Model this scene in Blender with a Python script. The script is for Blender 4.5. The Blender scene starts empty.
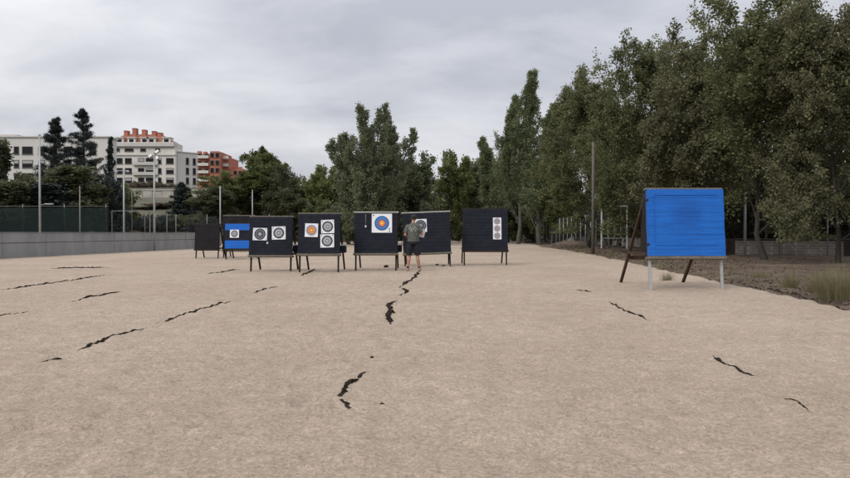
import bpy, math, random
import numpy as np
from mathutils import Vector, Matrix
R = math.radians
S = bpy.context.scene
COL = S.collection
random.seed(7)
F, CX, HY, CH = 667.0, 425.0, 233.0, 1.22      # focal length in px of an 850 px wide frame, centre, horizon, camera height

def X_at(u, Y): return (u - CX) / F * Y
def Z_at(v, Y): return CH + (HY - v) / F * Y
def ground_pt(u, v):
    Y = CH * F / (v - HY)
    return X_at(u, Y), Y

# ------------------------------------------------------------------ noise (numpy value noise)
def _hash(ix, iy, seed):
    h = (ix.astype(np.int64) * 374761393 + iy.astype(np.int64) * 668265263 + seed * 982451653) & 0xffffffff
    h = ((h ^ (h >> 13)) * 1274126177) & 0xffffffff
    h = h ^ (h >> 16)
    return (h & 0xffffff) / float(0xffffff)
def vnoise(x, y, seed=0):
    x = np.asarray(x, float); y = np.asarray(y, float)
    ix = np.floor(x); iy = np.floor(y); fx = x - ix; fy = y - iy
    fx = fx * fx * (3 - 2 * fx); fy = fy * fy * (3 - 2 * fy)
    a = _hash(ix, iy, seed); b = _hash(ix + 1, iy, seed); c = _hash(ix, iy + 1, seed); d = _hash(ix + 1, iy + 1, seed)
    return (a * (1 - fx) + b * fx) * (1 - fy) + (c * (1 - fx) + d * fx) * fy
def fbm(x, y, seed=0, octv=4):
    s = 0; a = 1.0; t = 0
    for i in range(octv):
        s = s + a * vnoise(x * 2 ** i, y * 2 ** i, seed + i * 17); t += a; a *= .5
    return s / t
def sstep(a, b, x):
    t = np.clip((np.asarray(x, float) - a) / (b - a), 0, 1); return t * t * (3 - 2 * t)

# ------------------------------------------------------------------ object helpers
def tag(o, label=None, cat=None, group=None, kind=None):
    if label: o['label'] = label
    if cat: o['category'] = cat
    if group: o['group'] = group
    if kind: o['kind'] = kind
    return o
def empty(name, loc, rz=0, label=None, cat=None, group=None):
    o = bpy.data.objects.new(name, None); COL.objects.link(o)
    o.location = loc; o.rotation_euler = (0, 0, rz); o.empty_display_size = .2
    return tag(o, label, cat, group)
def link(name, me, mats, parent=None):
    o = bpy.data.objects.new(name, me); COL.objects.link(o)
    for m in (mats if isinstance(mats, (list, tuple)) else [mats]): me.materials.append(m)
    if parent is not None: o.parent = parent
    return o
def np_mesh(name, V, Q, smooth=False, n=4):
    me = bpy.data.meshes.new(name)
    V = np.asarray(V, np.float32); Q = np.asarray(Q, np.int32)
    me.vertices.add(len(V)); me.vertices.foreach_set('co', V.ravel())
    me.loops.add(len(Q) * n); me.loops.foreach_set('vertex_index', Q.ravel())
    me.polygons.add(len(Q)); me.polygons.foreach_set('loop_start', np.arange(0, len(Q) * n, n, dtype=np.int32))
    me.polygons.foreach_set('loop_total', np.full(len(Q), n, np.int32))
    if smooth: me.polygons.foreach_set('use_smooth', np.ones(len(Q), bool))
    me.update(calc_edges=True); me.validate()
    return me

class MB:
    """collects boxes, tubes, lofts into ONE mesh"""
    def __init__(s, M=None): s.v = []; s.f = []; s.m = []; s.sm = []; s.M = M or Matrix.Identity(4)
    def add(s, vs, fs, mi=0, smooth=False):
        b = len(s.v); s.v += [tuple(s.M @ Vector(p)) for p in vs]
        for f in fs: s.f.append(tuple(b + i for i in f)); s.m.append(mi); s.sm.append(smooth)
    def box(s, c, d, mi=0, rot=None, bev=0.0):
        hx, hy, hz = d[0] / 2, d[1] / 2, d[2] / 2
        if bev <= 0:
            vs = [Vector((x, y, z)) for z in (-hz, hz) for y in (-hy, hy) for x in (-hx, hx)]
            fs = [(0, 2, 3, 1), (4, 5, 7, 6), (0, 1, 5, 4), (2, 6, 7, 3), (0, 4, 6, 2), (1, 3, 7, 5)]
        else:
            b = min(bev, hx * .9, hy * .9, hz * .9); vs = []; idx = {}
            for sx in (-1, 1):
                for sy in (-1, 1):
                    for sz in (-1, 1):
                        for ax in range(3):
                            p = [sx * (hx - b), sy * (hy - b), sz * (hz - b)]
                            p[ax] = (sx * hx, sy * hy, sz * hz)[ax]
                            idx[(sx, sy, sz, ax)] = len(vs); vs.append(Vector(p))
            fs = []
            I = idx
            for ax in range(3):
                o1, o2 = [a for a in range(3) if a != ax]
                for sg in (-1, 1):
                    q = []
                    for (a, b2) in ((-1, -1), (1, -1), (1, 1), (-1, 1)):
                        k = [0, 0, 0]; k[ax] = sg; k[o1] = a; k[o2] = b2; q.append(I[(*k, ax)])
                    fs.append(tuple(q))
                # edges parallel to ax
                for a in (-1, 1):
                    for b2 in (-1, 1):
                        k1 = [0, 0, 0]; k2 = [0, 0, 0]; k1[o1] = k2[o1] = a; k1[o2] = k2[o2] = b2; k1[ax] = -1; k2[ax] = 1
                        fs.append((I[(*k1, o1)], I[(*k2, o1)], I[(*k2, o2)], I[(*k1, o2)]))
            for sx in (-1, 1):
                for sy in (-1, 1):
                    for sz in (-1, 1): fs.append((I[(sx, sy, sz, 0)], I[(sx, sy, sz, 1)], I[(sx, sy, sz, 2)]))
        T = Matrix.Translation(c) @ (rot.to_4x4() if rot else Matrix.Identity(4))
        s.add([T @ p for p in vs], fs, mi)
    def bar(s, a, b, w, h=None, mi=0, up=(0, 0, 1), bev=0.0):
        a = Vector(a); b = Vector(b); d = b - a; L = d.length; d.normalize()
        u = Vector(up)
        if abs(d.dot(u)) > .98: u = Vector((0, 1, 0))
        x = d.cross(u).normalized(); z = x.cross(d).normalized()
        rot = Matrix((x, d, z)).transposed()
        s.box((a + b) / 2, (w, L, h or w), mi, rot, bev)
    def tube(s, pts, rad, n=8, mi=0, smooth=True, cap=True, squash=None):
        pts = [Vector(p) for p in pts]
        if not isinstance(rad, (list, tuple)): rad = [rad] * len(pts)
        vs = []; fs = []; prev = None
        for i, p in enumerate(pts):
            d = (pts[min(i + 1, len(pts) - 1)] - pts[max(i - 1, 0)]).normalized()
            u = prev if prev is not None else (Vector((1, 0, 0)) if abs(d.x) < .8 else Vector((0, 1, 0)))
            x = (u - d * u.dot(d)).normalized(); y = d.cross(x); prev = x
            r = rad[i]
            rx, ry = r if isinstance(r, (list, tuple)) else (r, r)
            for k in range(n):
                a = 2 * math.pi * k / n
                vs.append(p + x * (math.cos(a) * rx) + y * (math.sin(a) * ry))
        for i in range(len(pts) - 1):
            for k in range(n):
                a = i * n + k; b = i * n + (k + 1) % n
                fs.append((a, b, b + n, a + n))
        if cap:
            fs.append(tuple(range(n))[::-1]); fs.append(tuple(range((len(pts) - 1) * n, len(pts) * n)))
        s.add(vs, fs, mi, smooth)
    def ball(s, c, r, n=12, mi=0):
        c = Vector(c); r = r if isinstance(r, (list, tuple)) else (r, r, r)
        vs = []; fs = []; m = n // 2
        for i in range(m + 1):
            t = math.pi * i / m
            for k in range(n):
                a = 2 * math.pi * k / n
                vs.append(c + Vector((r[0] * math.sin(t) * math.cos(a), r[1] * math.sin(t) * math.sin(a), r[2] * math.cos(t))))
        for i in range(m):
            for k in range(n):
                a = i * n + k; b = i * n + (k + 1) % n; fs.append((a + n, b + n, b, a))
        s.add(vs, fs, mi, True)
    def build(s, name, mats, parent=None):
        me = bpy.data.meshes.new(name); me.from_pydata(s.v, [], s.f)
        me.polygons.foreach_set('material_index', s.m); me.polygons.foreach_set('use_smooth', s.sm)
        me.validate(); me.update()
        return link(name, me, mats, parent)

# ------------------------------------------------------------------ materials
def newmat(name):
    m = bpy.data.materials.new(name); m.use_nodes = True
    nt = m.node_tree; nt.nodes.clear()
    out = nt.nodes.new('ShaderNodeOutputMaterial'); b = nt.nodes.new('ShaderNodeBsdfPrincipled')
    nt.links.new(b.outputs[0], out.inputs[0])
    return m, nt, b, out
def mat(name, col, rough=.7, var=.15, scale=3.0, metal=0, bump=0, bscale=40, spec=.3, col2=None, stretch=None):
    """base colour mottled by two noises (real wear), optional bump"""
    m, nt, b, out = newmat(name); N = nt.nodes.new; L = nt.links.new
    b.inputs['Roughness'].default_value = rough; b.inputs['Metallic'].default_value = metal
    b.inputs['Specular IOR Level'].default_value = spec
    tc = N('ShaderNodeTexCoord'); mp = N('ShaderNodeMapping'); L(tc.outputs['Object'], mp.inputs[0])
    if stretch: mp.inputs['Scale'].default_value = stretch
    n = N('ShaderNodeTexNoise'); n.inputs['Scale'].default_value = scale; n.inputs['Detail'].default_value = 6
    n.inputs['Roughness'].default_value = .65; L(mp.outputs[0], n.inputs[0])
    cr = N('ShaderNodeValToRGB'); cr.color_ramp.elements[0].position = .3; cr.color_ramp.elements[1].position = .7
    c2 = col2 or tuple(c * (1 + var) for c in col)
    c1 = col if col2 else tuple(c * (1 - var) for c in col)
    cr.color_ramp.elements[0].color = (*c1, 1); cr.color_ramp.elements[1].color = (*c2, 1)
    L(n.outputs[0], cr.inputs[0]); L(cr.outputs[0], b.inputs['Base Color'])
    if bump:
        n2 = N('ShaderNodeTexNoise'); n2.inputs['Scale'].default_value = bscale; n2.inputs['Detail'].default_value = 5
        L(mp.outputs[0], n2.inputs[0])
        bp = N('ShaderNodeBump'); bp.inputs['Distance'].default_value = bump; bp.inputs['Strength'].default_value = .8
        L(n2.outputs[0], bp.inputs['Height']); L(bp.outputs[0], b.inputs['Normal'])
    return m
def leafmat(name, col, col2, trans=.35, rough=.6, nscale=.6):
    k_ = 1.0 if trans < .01 else 1.4
    col = tuple(c * k_ for c in col); col2 = tuple(c * k_ for c in col2)
    m, nt, b, out = newmat(name); N = nt.nodes.new; L = nt.links.new
    tc = N('ShaderNodeTexCoord'); n = N('ShaderNodeTexNoise'); n.inputs['Scale'].default_value = nscale; n.inputs['Detail'].default_value = 3
    L(tc.outputs['Object'], n.inputs[0])
    geo = N('ShaderNodeNewGeometry')
    ad = N('ShaderNodeMath'); ad.operation = 'MULTIPLY_ADD'; ad.inputs[1].default_value = .22; L(geo.outputs['Random Per Island'], ad.inputs[0]); 
    ml = N('ShaderNodeMath'); ml.operation = 'MULTIPLY_ADD'; ml.inputs[1].default_value = 2.0; ml.inputs[2].default_value = -.6; L(n.outputs[0], ml.inputs[0]); L(ml.outputs[0], ad.inputs[2])
    cr = N('ShaderNodeValToRGB'); cr.color_ramp.elements[0].color = (*col, 1); cr.color_ramp.elements[1].color = (*col2, 1)
    L(ad.outputs[0], cr.inputs[0]); L(cr.outputs[0], b.inputs['Base Color'])
    b.inputs['Roughness'].default_value = rough; b.inputs['Specular IOR Level'].default_value = .12
    t = N('ShaderNodeBsdfTranslucent'); L(cr.outputs[0], t.inputs[0])
    mx = N('ShaderNodeMixShader'); mx.inputs[0].default_value = trans
    L(b.outputs[0], mx.inputs[1]); L(t.outputs[0], mx.inputs[2]); L(mx.outputs[0], out.inputs[0])
    return m
def sandmat(name, dirt=False):
    m, nt, b, out = newmat(name); N = nt.nodes.new; L = nt.links.new
    tc = N('ShaderNodeTexCoord'); co = tc.outputs['Object']
    def noise(sc, det=5, ro=.6):
        n = N('ShaderNodeTexNoise'); n.inputs['Scale'].default_value = sc; n.inputs['Detail'].default_value = det; n.inputs['Roughness'].default_value = ro
        L(co, n.inputs[0]); return n.outputs[0]
    def ramp(fac, p0, c0, p1, c1):
        r = N('ShaderNodeValToRGB'); r.color_ramp.elements[0].position = p0; r.color_ramp.elements[1].position = p1
        r.color_ramp.elements[0].color = (*c0, 1); r.color_ramp.elements[1].color = (*c1, 1); L(fac, r.inputs[0]); return r.outputs[0]
    def mix(f, a, b_, mode='MIX'):
        x = N('ShaderNodeMix'); x.data_type = 'RGBA'; x.blend_type = mode
        if isinstance(f, float): x.inputs['Factor'].default_value = f
        else: L(f, x.inputs['Factor'])
        L(a, x.inputs['A']); L(b_, x.inputs['B']); return x.outputs['Result']
    b.inputs['Roughness'].default_value = .95; b.inputs['Specular IOR Level'].default_value = .1
    if not dirt:
        big = ramp(noise(.35, 4), .35, (.375, .304, .236), .65, (.43, .354, .28))
        med = ramp(noise(3.0, 6, .75), .3, (.86, .855, .85), .7, (1.08, 1.08, 1.08))
        mid = ramp(noise(10, 4, .75), .36, (.9, .895, .89), .6, (1.03, 1.03, 1.03))  # mottling that paints the shading of small dimples into the sand colour
        fine = ramp(noise(38, 5, .8), .34, (.6, .59, .58), .62, (1.12, 1.12, 1.12))
        grit = ramp(noise(210, 2, .6), .3, (.62, .6, .58), .55, (1.05, 1.05, 1.05))
        c = mix(1.0, mix(1.0, mix(1.0, mix(1.0, big, med, 'MULTIPLY'), mid, 'MULTIPLY'), fine, 'MULTIPLY'), grit, 'MULTIPLY')
    else:
        big = ramp(noise(.5, 5), .35, (.075, .056, .045), .68, (.15, .118, .092))
        fine = ramp(noise(22, 5, .75), .35, (.6, .58, .55), .65, (1.3, 1.28, 1.25))
        c = mix(1.0, big, fine, 'MULTIPLY')
    L(c, b.inputs['Base Color'])
    ma = N('ShaderNodeMath'); ma.operation = 'MULTIPLY_ADD'; ma.inputs[1].default_value = .35
    L(noise(110, 4, .7), ma.inputs[0]); L(noise(16, 4, .65), ma.inputs[2])
    bp = N('ShaderNodeBump'); bp.inputs['Distance'].default_value = .03 if not dirt else .04; bp.inputs['Strength'].default_value = .9
    L(ma.outputs[0], bp.inputs['Height']); L(bp.outputs[0], b.inputs['Normal'])
    return m
def brickmat(name, c1, c2, mortar, scale, w=.5, h=.25, msize=.02):
    m, nt, b, out = newmat(name); N = nt.nodes.new; L = nt.links.new
    tc = N('ShaderNodeTexCoord'); sp = N('ShaderNodeSeparateXYZ'); L(tc.outputs['Object'], sp.inputs[0])
    ad = N('ShaderNodeMath'); ad.operation = 'ADD'; L(sp.outputs[0], ad.inputs[0]); L(sp.outputs[1], ad.inputs[1])
    cb = N('ShaderNodeCombineXYZ'); L(ad.outputs[0], cb.inputs[0]); L(sp.outputs[2], cb.inputs[1])
    br = N('ShaderNodeTexBrick'); L(cb.outputs[0], br.inputs[0])
    br.inputs['Color1'].default_value = (*c1, 1); br.inputs['Color2'].default_value = (*c2, 1); br.inputs['Mortar'].default_value = (*mortar, 1)
    br.inputs['Scale'].default_value = scale; br.inputs['Brick Width'].default_value = w; br.inputs['Row Height'].default_value = h
    br.inputs['Mortar Size'].default_value = msize
    n = N('ShaderNodeTexNoise'); n.inputs['Scale'].default_value = 1.6; n.inputs['Detail'].default_value = 6; L(tc.outputs['Object'], n.inputs[0])
    r = N('ShaderNodeValToRGB'); r.color_ramp.elements[0].position = .35; r.color_ramp.elements[0].color = (.62, .6, .58, 1); r.color_ramp.elements[1].position = .7; r.color_ramp.elements[1].color = (1.1, 1.1, 1.1, 1)
    L(n.outputs[0], r.inputs[0])
    x = N('ShaderNodeMix'); x.data_type = 'RGBA'; x.blend_type = 'MULTIPLY'; x.inputs['Factor'].default_value = 1
    L(br.outputs[0], x.inputs['A']); L(r.outputs[0], x.inputs['B']); L(x.outputs['Result'], b.inputs['Base Color'])
    b.inputs['Roughness'].default_value = .9
    return m

M = {}
M['sand'] = sandmat('sand'); M['dirt'] = sandmat('dirt', True)
M['hill'] = mat('hill', (.05, .052, .032), .95, col2=(.095, .082, .055), scale=.15)
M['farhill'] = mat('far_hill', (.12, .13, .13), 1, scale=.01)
M['foam'] = mat('black_foam', (.0105, .0125, .02), .8, .35, 6, bump=.004, bscale=60, spec=.2)
def bluemat():
    m, nt, b, out = newmat('blue_cover'); N = nt.nodes.new; L = nt.links.new
    tc = N('ShaderNodeTexCoord'); b.inputs['Roughness'].default_value = .5; b.inputs['Specular IOR Level'].default_value = .3
    def noise(sc, stretch, det=5):
        mp = N('ShaderNodeMapping'); mp.inputs['Scale'].default_value = stretch; L(tc.outputs['Object'], mp.inputs[0])
        n = N('ShaderNodeTexNoise'); n.inputs['Scale'].default_value = sc; n.inputs['Detail'].default_value = det; n.inputs['Roughness'].default_value = .65; L(mp.outputs[0], n.inputs[0]); return n.outputs[0]
    def ramp(f, p0, c0, p1, c1):
        r = N('ShaderNodeValToRGB'); r.color_ramp.elements[0].position = p0; r.color_ramp.elements[1].position = p1; r.color_ramp.elements[0].color = (*c0, 1); r.color_ramp.elements[1].color = (*c1, 1); L(f, r.inputs[0]); return r.outputs[0]
    def mul(a, c):
        x = N('ShaderNodeMix'); x.data_type = 'RGBA'; x.blend_type = 'MULTIPLY'; x.inputs['Factor'].default_value = 1; L(a, x.inputs['A']); L(c, x.inputs['B']); return x.outputs['Result']
    base = ramp(noise(1.4, (1, 1, 1)), .3, (.005, .095, .39), .7, (.007, .117, .45))
    lines = ramp(noise(2.2, (.5, .5, 11)), .34, (.72, .76, .8), .56, (1.04, 1.04, 1.04))
    # worn, arrow pocked patch round the middle of the sheet
    vs = N('ShaderNodeVectorMath'); vs.operation = 'DISTANCE'; vs.inputs[1].default_value = (-.02, -.15, 1.62); L(tc.outputs['Object'], vs.inputs[0])
    ad = N('ShaderNodeMath'); ad.operation = 'MULTIPLY_ADD'; ad.inputs[1].default_value = .45; L(noise(7, (1, 1, 2)), ad.inputs[0]); L(vs.outputs['Value'], ad.inputs[2])
    worn = ramp(ad.outputs[0], .42, (.68, .75, .8), .66, (1, 1, 1))
    vo = N('ShaderNodeTexVoronoi'); vo.inputs['Scale'].default_value = 26; L(tc.outputs['Object'], vo.inputs[0])
    pock = ramp(vo.outputs['Distance'], .1, (.35, .4, .5), .17, (1, 1, 1))
    L(mul(mul(base, lines), mul(worn, pock)), b.inputs['Base Color'])
    bp = N('ShaderNodeBump'); bp.inputs['Distance'].default_value = .012; bp.inputs['Strength'].default_value = .6; L(noise(3, (1, 1, 6)), bp.inputs['Height']); L(bp.outputs[0], b.inputs['Normal'])
    return m
M['blue_cover'] = bluemat()
M['foam_old'] = mat('worn_foam', (.016, .014, .016), .85, .35, 5, bump=.004, bscale=60, spec=.15)
M['blue'] = mat('blue_plastic', (.006, .105, .44), .55, .09, 2.2, spec=.25, bump=.0015, bscale=14)
M['wood_dark'] = mat('dark_timber', (.022, .016, .012), .8, .4, 8, spec=.2, stretch=(1, 1, .15))
M['wood_brown'] = mat('brown_timber', (.05, .03, .018), .8, .35, 8, spec=.2, stretch=(1, 1, .15))
M['wood_grey'] = mat('weathered_rail', (.13, .115, .09), .85, .3, 8, spec=.2)
M['wood_pale'] = mat('pale_lath', (.36, .35, .3), .7, .15, 6)
M['steel'] = mat('dull_steel', (.42, .42, .41), .45, .15, 12, metal=.6)
M['galv'] = mat('galvanised_steel', (.3, .31, .31), .5, .15, 5, metal=.3)
M['galv_dim'] = mat('weathered_post', (.17, .165, .155), .6, .2, 5, metal=.2)
M['pole_brown'] = mat('brown_pole', (.1, .085, .07), .8, .25, 5)
M['pole_green'] = mat('green_grey_pole', (.13, .16, .14), .7, .2, 5)
M['white_metal'] = mat('white_paint', (.5, .5, .48), .5, .12, 6)
M['paper'] = mat('target_paper', (.66, .67, .7), .8, .06, 5)
M['ink'] = mat('black_ink', (.02, .022, .026), .7, .3, 12)
M['ink_grey'] = mat('grey_ink', (.14, .15, .165), .75, .3, 25)
M['ink_pale'] = mat('pale_ink', (.36, .38, .4), .75, .15, 25)
M['ink_blue'] = mat('blue_ink', (.03, .1, .3), .7, .15, 15)
M['ink_lblue'] = mat('light_blue_ink', (.06, .22, .5), .7, .15, 15)
M['ink_red'] = mat('red_ink', (.5, .1, .06), .7, .15, 15)
M['ink_orange'] = mat('orange_ink', (.62, .24, .06), .7, .12, 15)
M['ink_gold'] = mat('gold_ink', (.72, .42, .05), .7, .1, 15)
M['ink_pink'] = mat('faded_red_ink', (.36, .25, .25), .75, .15, 25)
M['concrete'] = mat('wall_concrete', (.235, .238, .24), .9, .2, 1.1, bump=.004, bscale=30, stretch=(1, 1, .35))
M['concrete_line'] = mat('wall_joint', (.105, .105, .105), .95, .2, 3)
M['retain'] = mat('retaining_concrete', (.34, .32, .28), .95, .22, .6)
M['rubble'] = mat('rubble_stone', (.13, .13, .125), .95, .4, 1.5)
M['block'] = brickmat('pale_blockwork', (.26, .225, .195), (.3, .26, .23), (.42, .39, .35), 1.0, .42, .15, .018)
M['coping'] = mat('dark_coping', (.05, .034, .03), .9, .25, 4)
M['netgreen'] = mat('green_windscreen', (.007, .017, .016), .9, .25, .8)
_nt = M['netgreen'].node_tree; _o = _nt.nodes['Material Output']; _m = _nt.nodes.new('ShaderNodeMixShader'); _t = _nt.nodes.new('ShaderNodeBsdfTransparent'); _m.inputs[0].default_value = .45
_nt.links.new(_nt.nodes['Principled BSDF'].outputs[0], _m.inputs[1]); _nt.links.new(_t.outputs[0], _m.inputs[2]); _nt.links.new(_m.outputs[0], _o.inputs[0])
M['wire'] = mat('fence_wire', (.1, .1, .095), .6, .2, 3, metal=.3)
M['render_w'] = mat('cream_render', (.56, .535, .485), .9, .1, .35, stretch=(1, 1, .25))
M['render_w2'] = mat('pale_grey_render', (.5, .485, .455), .9, .06, .2)
M['trim'] = mat('cornice_stone', (.45, .43, .4), .9, .08, .5)
M['roof_red'] = mat('red_roof_tiles', (.21, .088, .062), .85, .25, .8)
M['brick_red'] = mat('red_brick', (.33, .125, .085), .9, .16, .5)
M['glass'] = mat('window_glass', (.012, .013, .016), .4, .3, .3, spec=.15)
M['shutter'] = mat('roller_shutter', (.3, .3, .29), .7, .1, 2)
M['frame'] = mat('window_frame', (.09, .085, .08), .7, .1, 2)
M['bark'] = mat('bark', (.035, .03, .024), .95, .35, 3, bump=.02, bscale=12)
M['bark_pale'] = mat('pale_bark', (.085, .08, .065), .95, .35, 3, bump=.02, bscale=12)
M['elm'] = leafmat('elm_leaves', (.048, .053, .024), (.138, .145, .07))
M['elm2'] = leafmat('olive_brown_leaves', (.052, .052, .028), (.138, .134, .074))
M['elm_dark'] = leafmat('dark_leaves', (.038, .043, .023), (.1, .105, .058))
M['poplar'] = leafmat('poplar_leaves', (.055, .07, .033), (.155, .175, .093))
M['silver'] = leafmat('silver_poplar_leaves', (.055, .068, .038), (.155, .17, .1))
M['green'] = leafmat('green_leaves', (.046, .058, .02), (.13, .143, .056))
M['cedar'] = leafmat('cedar_needles', (.013, .019, .017), (.04, .05, .046), trans=.1)
M['dryleaf'] = leafmat('dry_shrub', (.05, .042, .032), (.11, .09, .066))
M['straw'] = leafmat('dry_grass', (.09, .08, .045), (.2, .175, .1))
M['olive'] = leafmat('olive_weed', (.085, .078, .04), (.18, .165, .09))
M['litter'] = leafmat('leaf_litter', (.05, .038, .026), (.15, .115, .08), trans=0)
M['strip'] = mat('torn_black_strip', (.014, .010, .008), .95, scale=22, spec=.1, col2=(.03, .022, .017), bump=.006, bscale=60)
M['stone'] = mat('pebbles', (.2, .16, .125), .9, .35, 3)
M['skin'] = mat('skin', (.34, .19, .13), .55, .08, 8)
M['hair'] = mat('dark_hair', (.02, .015, .012), .7, .2, 30)
M['shirt'] = mat('olive_grey_cotton', (.085, .09, .078), .9, .35, 14, bump=.003, bscale=25)
M['print'] = mat('shirt_print', (.38, .38, .34), .8, .35, 40)
M['shorts'] = mat('dark_cotton', (.012, .013, .018), .9, .25, 8, bump=.003, bscale=20)
M['cap'] = mat('dark_cap', (.018, .022, .018), .85, .2, 10)
M['sock'] = mat('dark_sock', (.03, .03, .03), .9, .2, 20)
M['shoe'] = mat('beige_shoe', (.3, .2, .16), .7, .15, 10)
M['tagw'] = mat('white_plastic', (.6, .6, .58), .6, .05, 6)

# ------------------------------------------------------------------ terrain
def terrain(x, y):
    x = np.asarray(x, float); y = np.asarray(y, float)
    z = 7.0 * sstep(104, 155, y)
    z = np.maximum(z, 7.2 * sstep(64, 118, y) * sstep(-14, -30, x))
    z = np.maximum(z, 5.0 * sstep(30, 62, x))
    z = z + 2.0 * sstep(119.6, 121, y) * sstep(-30, -36, x)
    z = z + .5 * fbm(x * .08, y * .08, 5) * sstep(.1, 2, z)
    m = .28 * np.exp(-(((x - 12.5) / 3.2) ** 2 + ((y - 56) / 7) ** 2))
    return z + m
def right_edge(y):     # where the sand gives way to the dirt verge
    y = np.asarray(y, float)
    base = np.interp(y, [0, 11, 15.6, 35, 70, 110], [6.4, 6.85, 7.35, 9.2, 11.5, 13.5])
    return base + .5 * (vnoise(y * .8, y * 0 + 3, 4) - .5) + .3 * (vnoise(y * 3.1, y * 0 + 1, 8) - .5) + .14 * (vnoise(y * 9, y * 0 + 1, 18) - .5)
WALL = [(-21.6, 8), (-19.95, 31.3), (-17.5, 52.5)]
def left_x(y): return np.interp(y, [8, 31.3, 52.5, 60], [-21.6, -19.95, -17.5, -17])
def gz(x, y):
    """base ground (dirt) height: sunk under the sand field"""
    inside = sstep(.55, -.1, x - right_edge(y)) * sstep(-30, -28, x) * sstep(102, 98, y)
    h = .035 * (fbm(x * 1.3, y * 1.3, 21) - .35) + .012 * vnoise(x * 9, y * 9, 31)
    return terrain(x, y) + h * (1 - inside) - .12 * inside

def grid(xs, ys, zf):
    XX, YY = np.meshgrid(xs, ys); ZZ = zf(XX, YY)
    V = np.stack([XX.ravel(), YY.ravel(), ZZ.ravel()], 1)
    nx, ny = len(xs), len(ys); i = np.arange((ny - 1) * (nx - 1)); r = i // (nx - 1); c = i % (nx - 1)
    a = r * nx + c
    return V, np.stack([a, a + 1, a + nx + 1, a + nx], 1)
def spaced(parts):
    out = []
    for a, b, s in parts: out += list(np.arange(a, b, s))
    out.append(parts[-1][1]); return np.array(out)
gx = spaced([(-2500, -400, 300), (-400, -100, 20), (-100, -40, 4), (-40, 5, 1.5), (5, 12, .1), (12, 22, .3), (22, 60, 2), (60, 400, 20), (400, 2500, 300)])
gy = spaced([(-600, -40, 80), (-40, 6, 2), (6, 30, .12), (30, 60, .4), (60, 100, 1.5), (100, 118, 3), (118, 123, .5), (123, 250, 4), (250, 600, 25), (600, 3000, 200)])
V, Q = grid(gx, gy, gz)
me = np_mesh('ground', V, Q, True)
go = link('ground', me, [M['dirt'], M['hill']]); tag(go, kind='structure')
pc = V[Q].mean(1); mi = ((pc[:, 2] > 1.0) | (pc[:, 1] > 105) | (pc[:, 0] < -24)).astype(np.int32)
me.polygons.foreach_set('material_index', mi)

rng = np.random.default_rng(3)
pits = np.stack([rng.uniform(-11, 9, 9000), 2.0 + 26 * rng.uniform(0, 1, 9000) ** 1.4, rng.uniform(.03, .1, 9000), rng.uniform(-.022, .008, 9000)], 1)
_fp = []
for k_ in range(16):                       # trodden lines of footprints between the shooting line and the boards
    x0_, x1_ = rng.uniform(-5, 5), rng.uniform(-8, 3); n_ = 34
    for j_ in range(n_):
        t_ = j_ / n_; y0_ = 2 + 18.5 * t_ + rng.uniform(-.06, .06); xx_ = x0_ * (1 - t_) + x1_ * t_ + (.11 if j_ % 2 else -.11) + rng.uniform(-.04, .04)
        for dy_ in (-.06, .0, .07): _fp.append((xx_, y0_ + dy_, .05, -.012))
pits = np.concatenate([pits, np.array(_fp)], 0)
strips_ridge = [(-8.9, .05), (-6.2, .05), (-3.4, .05), (-.5, .05), (2.85, .05)]
def sand_z(x, y):
    z = .03 * (fbm(x * .5, y * .5, 1, 3) - .5) + .022 * (fbm(x * 2.6, y * 2.2, 2, 3) - .5) + .05 * (fbm(x * 7, y * 10, 3, 4) - .5)
    far = sstep(60, 25, y)
    z = z * (.4 + .6 * far) + .025
    for sx, _ in strips_ridge:
        d = x - (sx + .12 * np.sin(y * .35) * 0)
        z = z + .018 * np.exp(-(d / .22) ** 2) * (vnoise(y * .8, y * 0 + sx, 9) - .2)
    e = np.maximum(x - right_edge(y), np.maximum(-28.5 - x, y - 99))
    z = z - .16 * sstep(-.25, .35, e + .3 * (fbm(x * 2.5, y * 2.5, 12) - .5))
    return z + .12 * np.exp(-(((x - 12.5) / 3.2) ** 2 + ((y - 56) / 7) ** 2)) * 0
sx_ = spaced([(-29, -12, .3), (-12, -6, .1), (-6, -2.6, .05), (-2.6, 2.6, .03), (2.6, 6.4, .045), (6.4, 10, .07), (10, 14.4, .3)])
sy_ = [-8.0, -4, -2, 0, 1]
y_ = 1.5
while y_ < 101: sy_.append(y_); y_ += max(.022, y_ * .0068)
sy_ = np.array(sy_)
V, Q = grid(sx_, sy_, sand_z)
XX = V[:, 0].reshape(len(sy_), len(sx_)); ZZ = V[:, 2].reshape(len(sy_), len(sx_))
for px, py, pr, pd in pits:
    i0, i1 = np.searchsorted(sx_, [px - 2.5 * pr, px + 2.5 * pr]); j0, j1 = np.searchsorted(sy_, [py - 2.5 * pr, py + 2.5 * pr])
    if i1 <= i0 or j1 <= j0: continue
    dx = (sx_[i0:i1][None, :] - px) / pr; dy = (sy_[j0:j1][:, None] - py) / (pr * 1.2)
    ZZ[j0:j1, i0:i1] += pd * np.exp(-(dx * dx + dy * dy))
V[:, 2] = ZZ.ravel()
SANDV = ZZ
def sand_h(x, y):
    i = min(max(np.searchsorted(sx_, x) - 1, 0), len(sx_) - 2); j = min(max(np.searchsorted(sy_, y) - 1, 0), len(sy_) - 2)
    tx = (x - sx_[i]) / (sx_[i + 1] - sx_[i]); ty = (y - sy_[j]) / (sy_[j + 1] - sy_[j])
    return float((ZZ[j, i] * (1 - tx) + ZZ[j, i + 1] * tx) * (1 - ty) + (ZZ[j + 1, i] * (1 - tx) + ZZ[j + 1, i + 1] * tx) * ty)
so = link('sand_field', np_mesh('sand_field', V, Q, True), M['sand']); tag(so, kind='structure')
def top_h(x, y): return max(sand_h(x, y), float(gz(x, y)))

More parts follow.
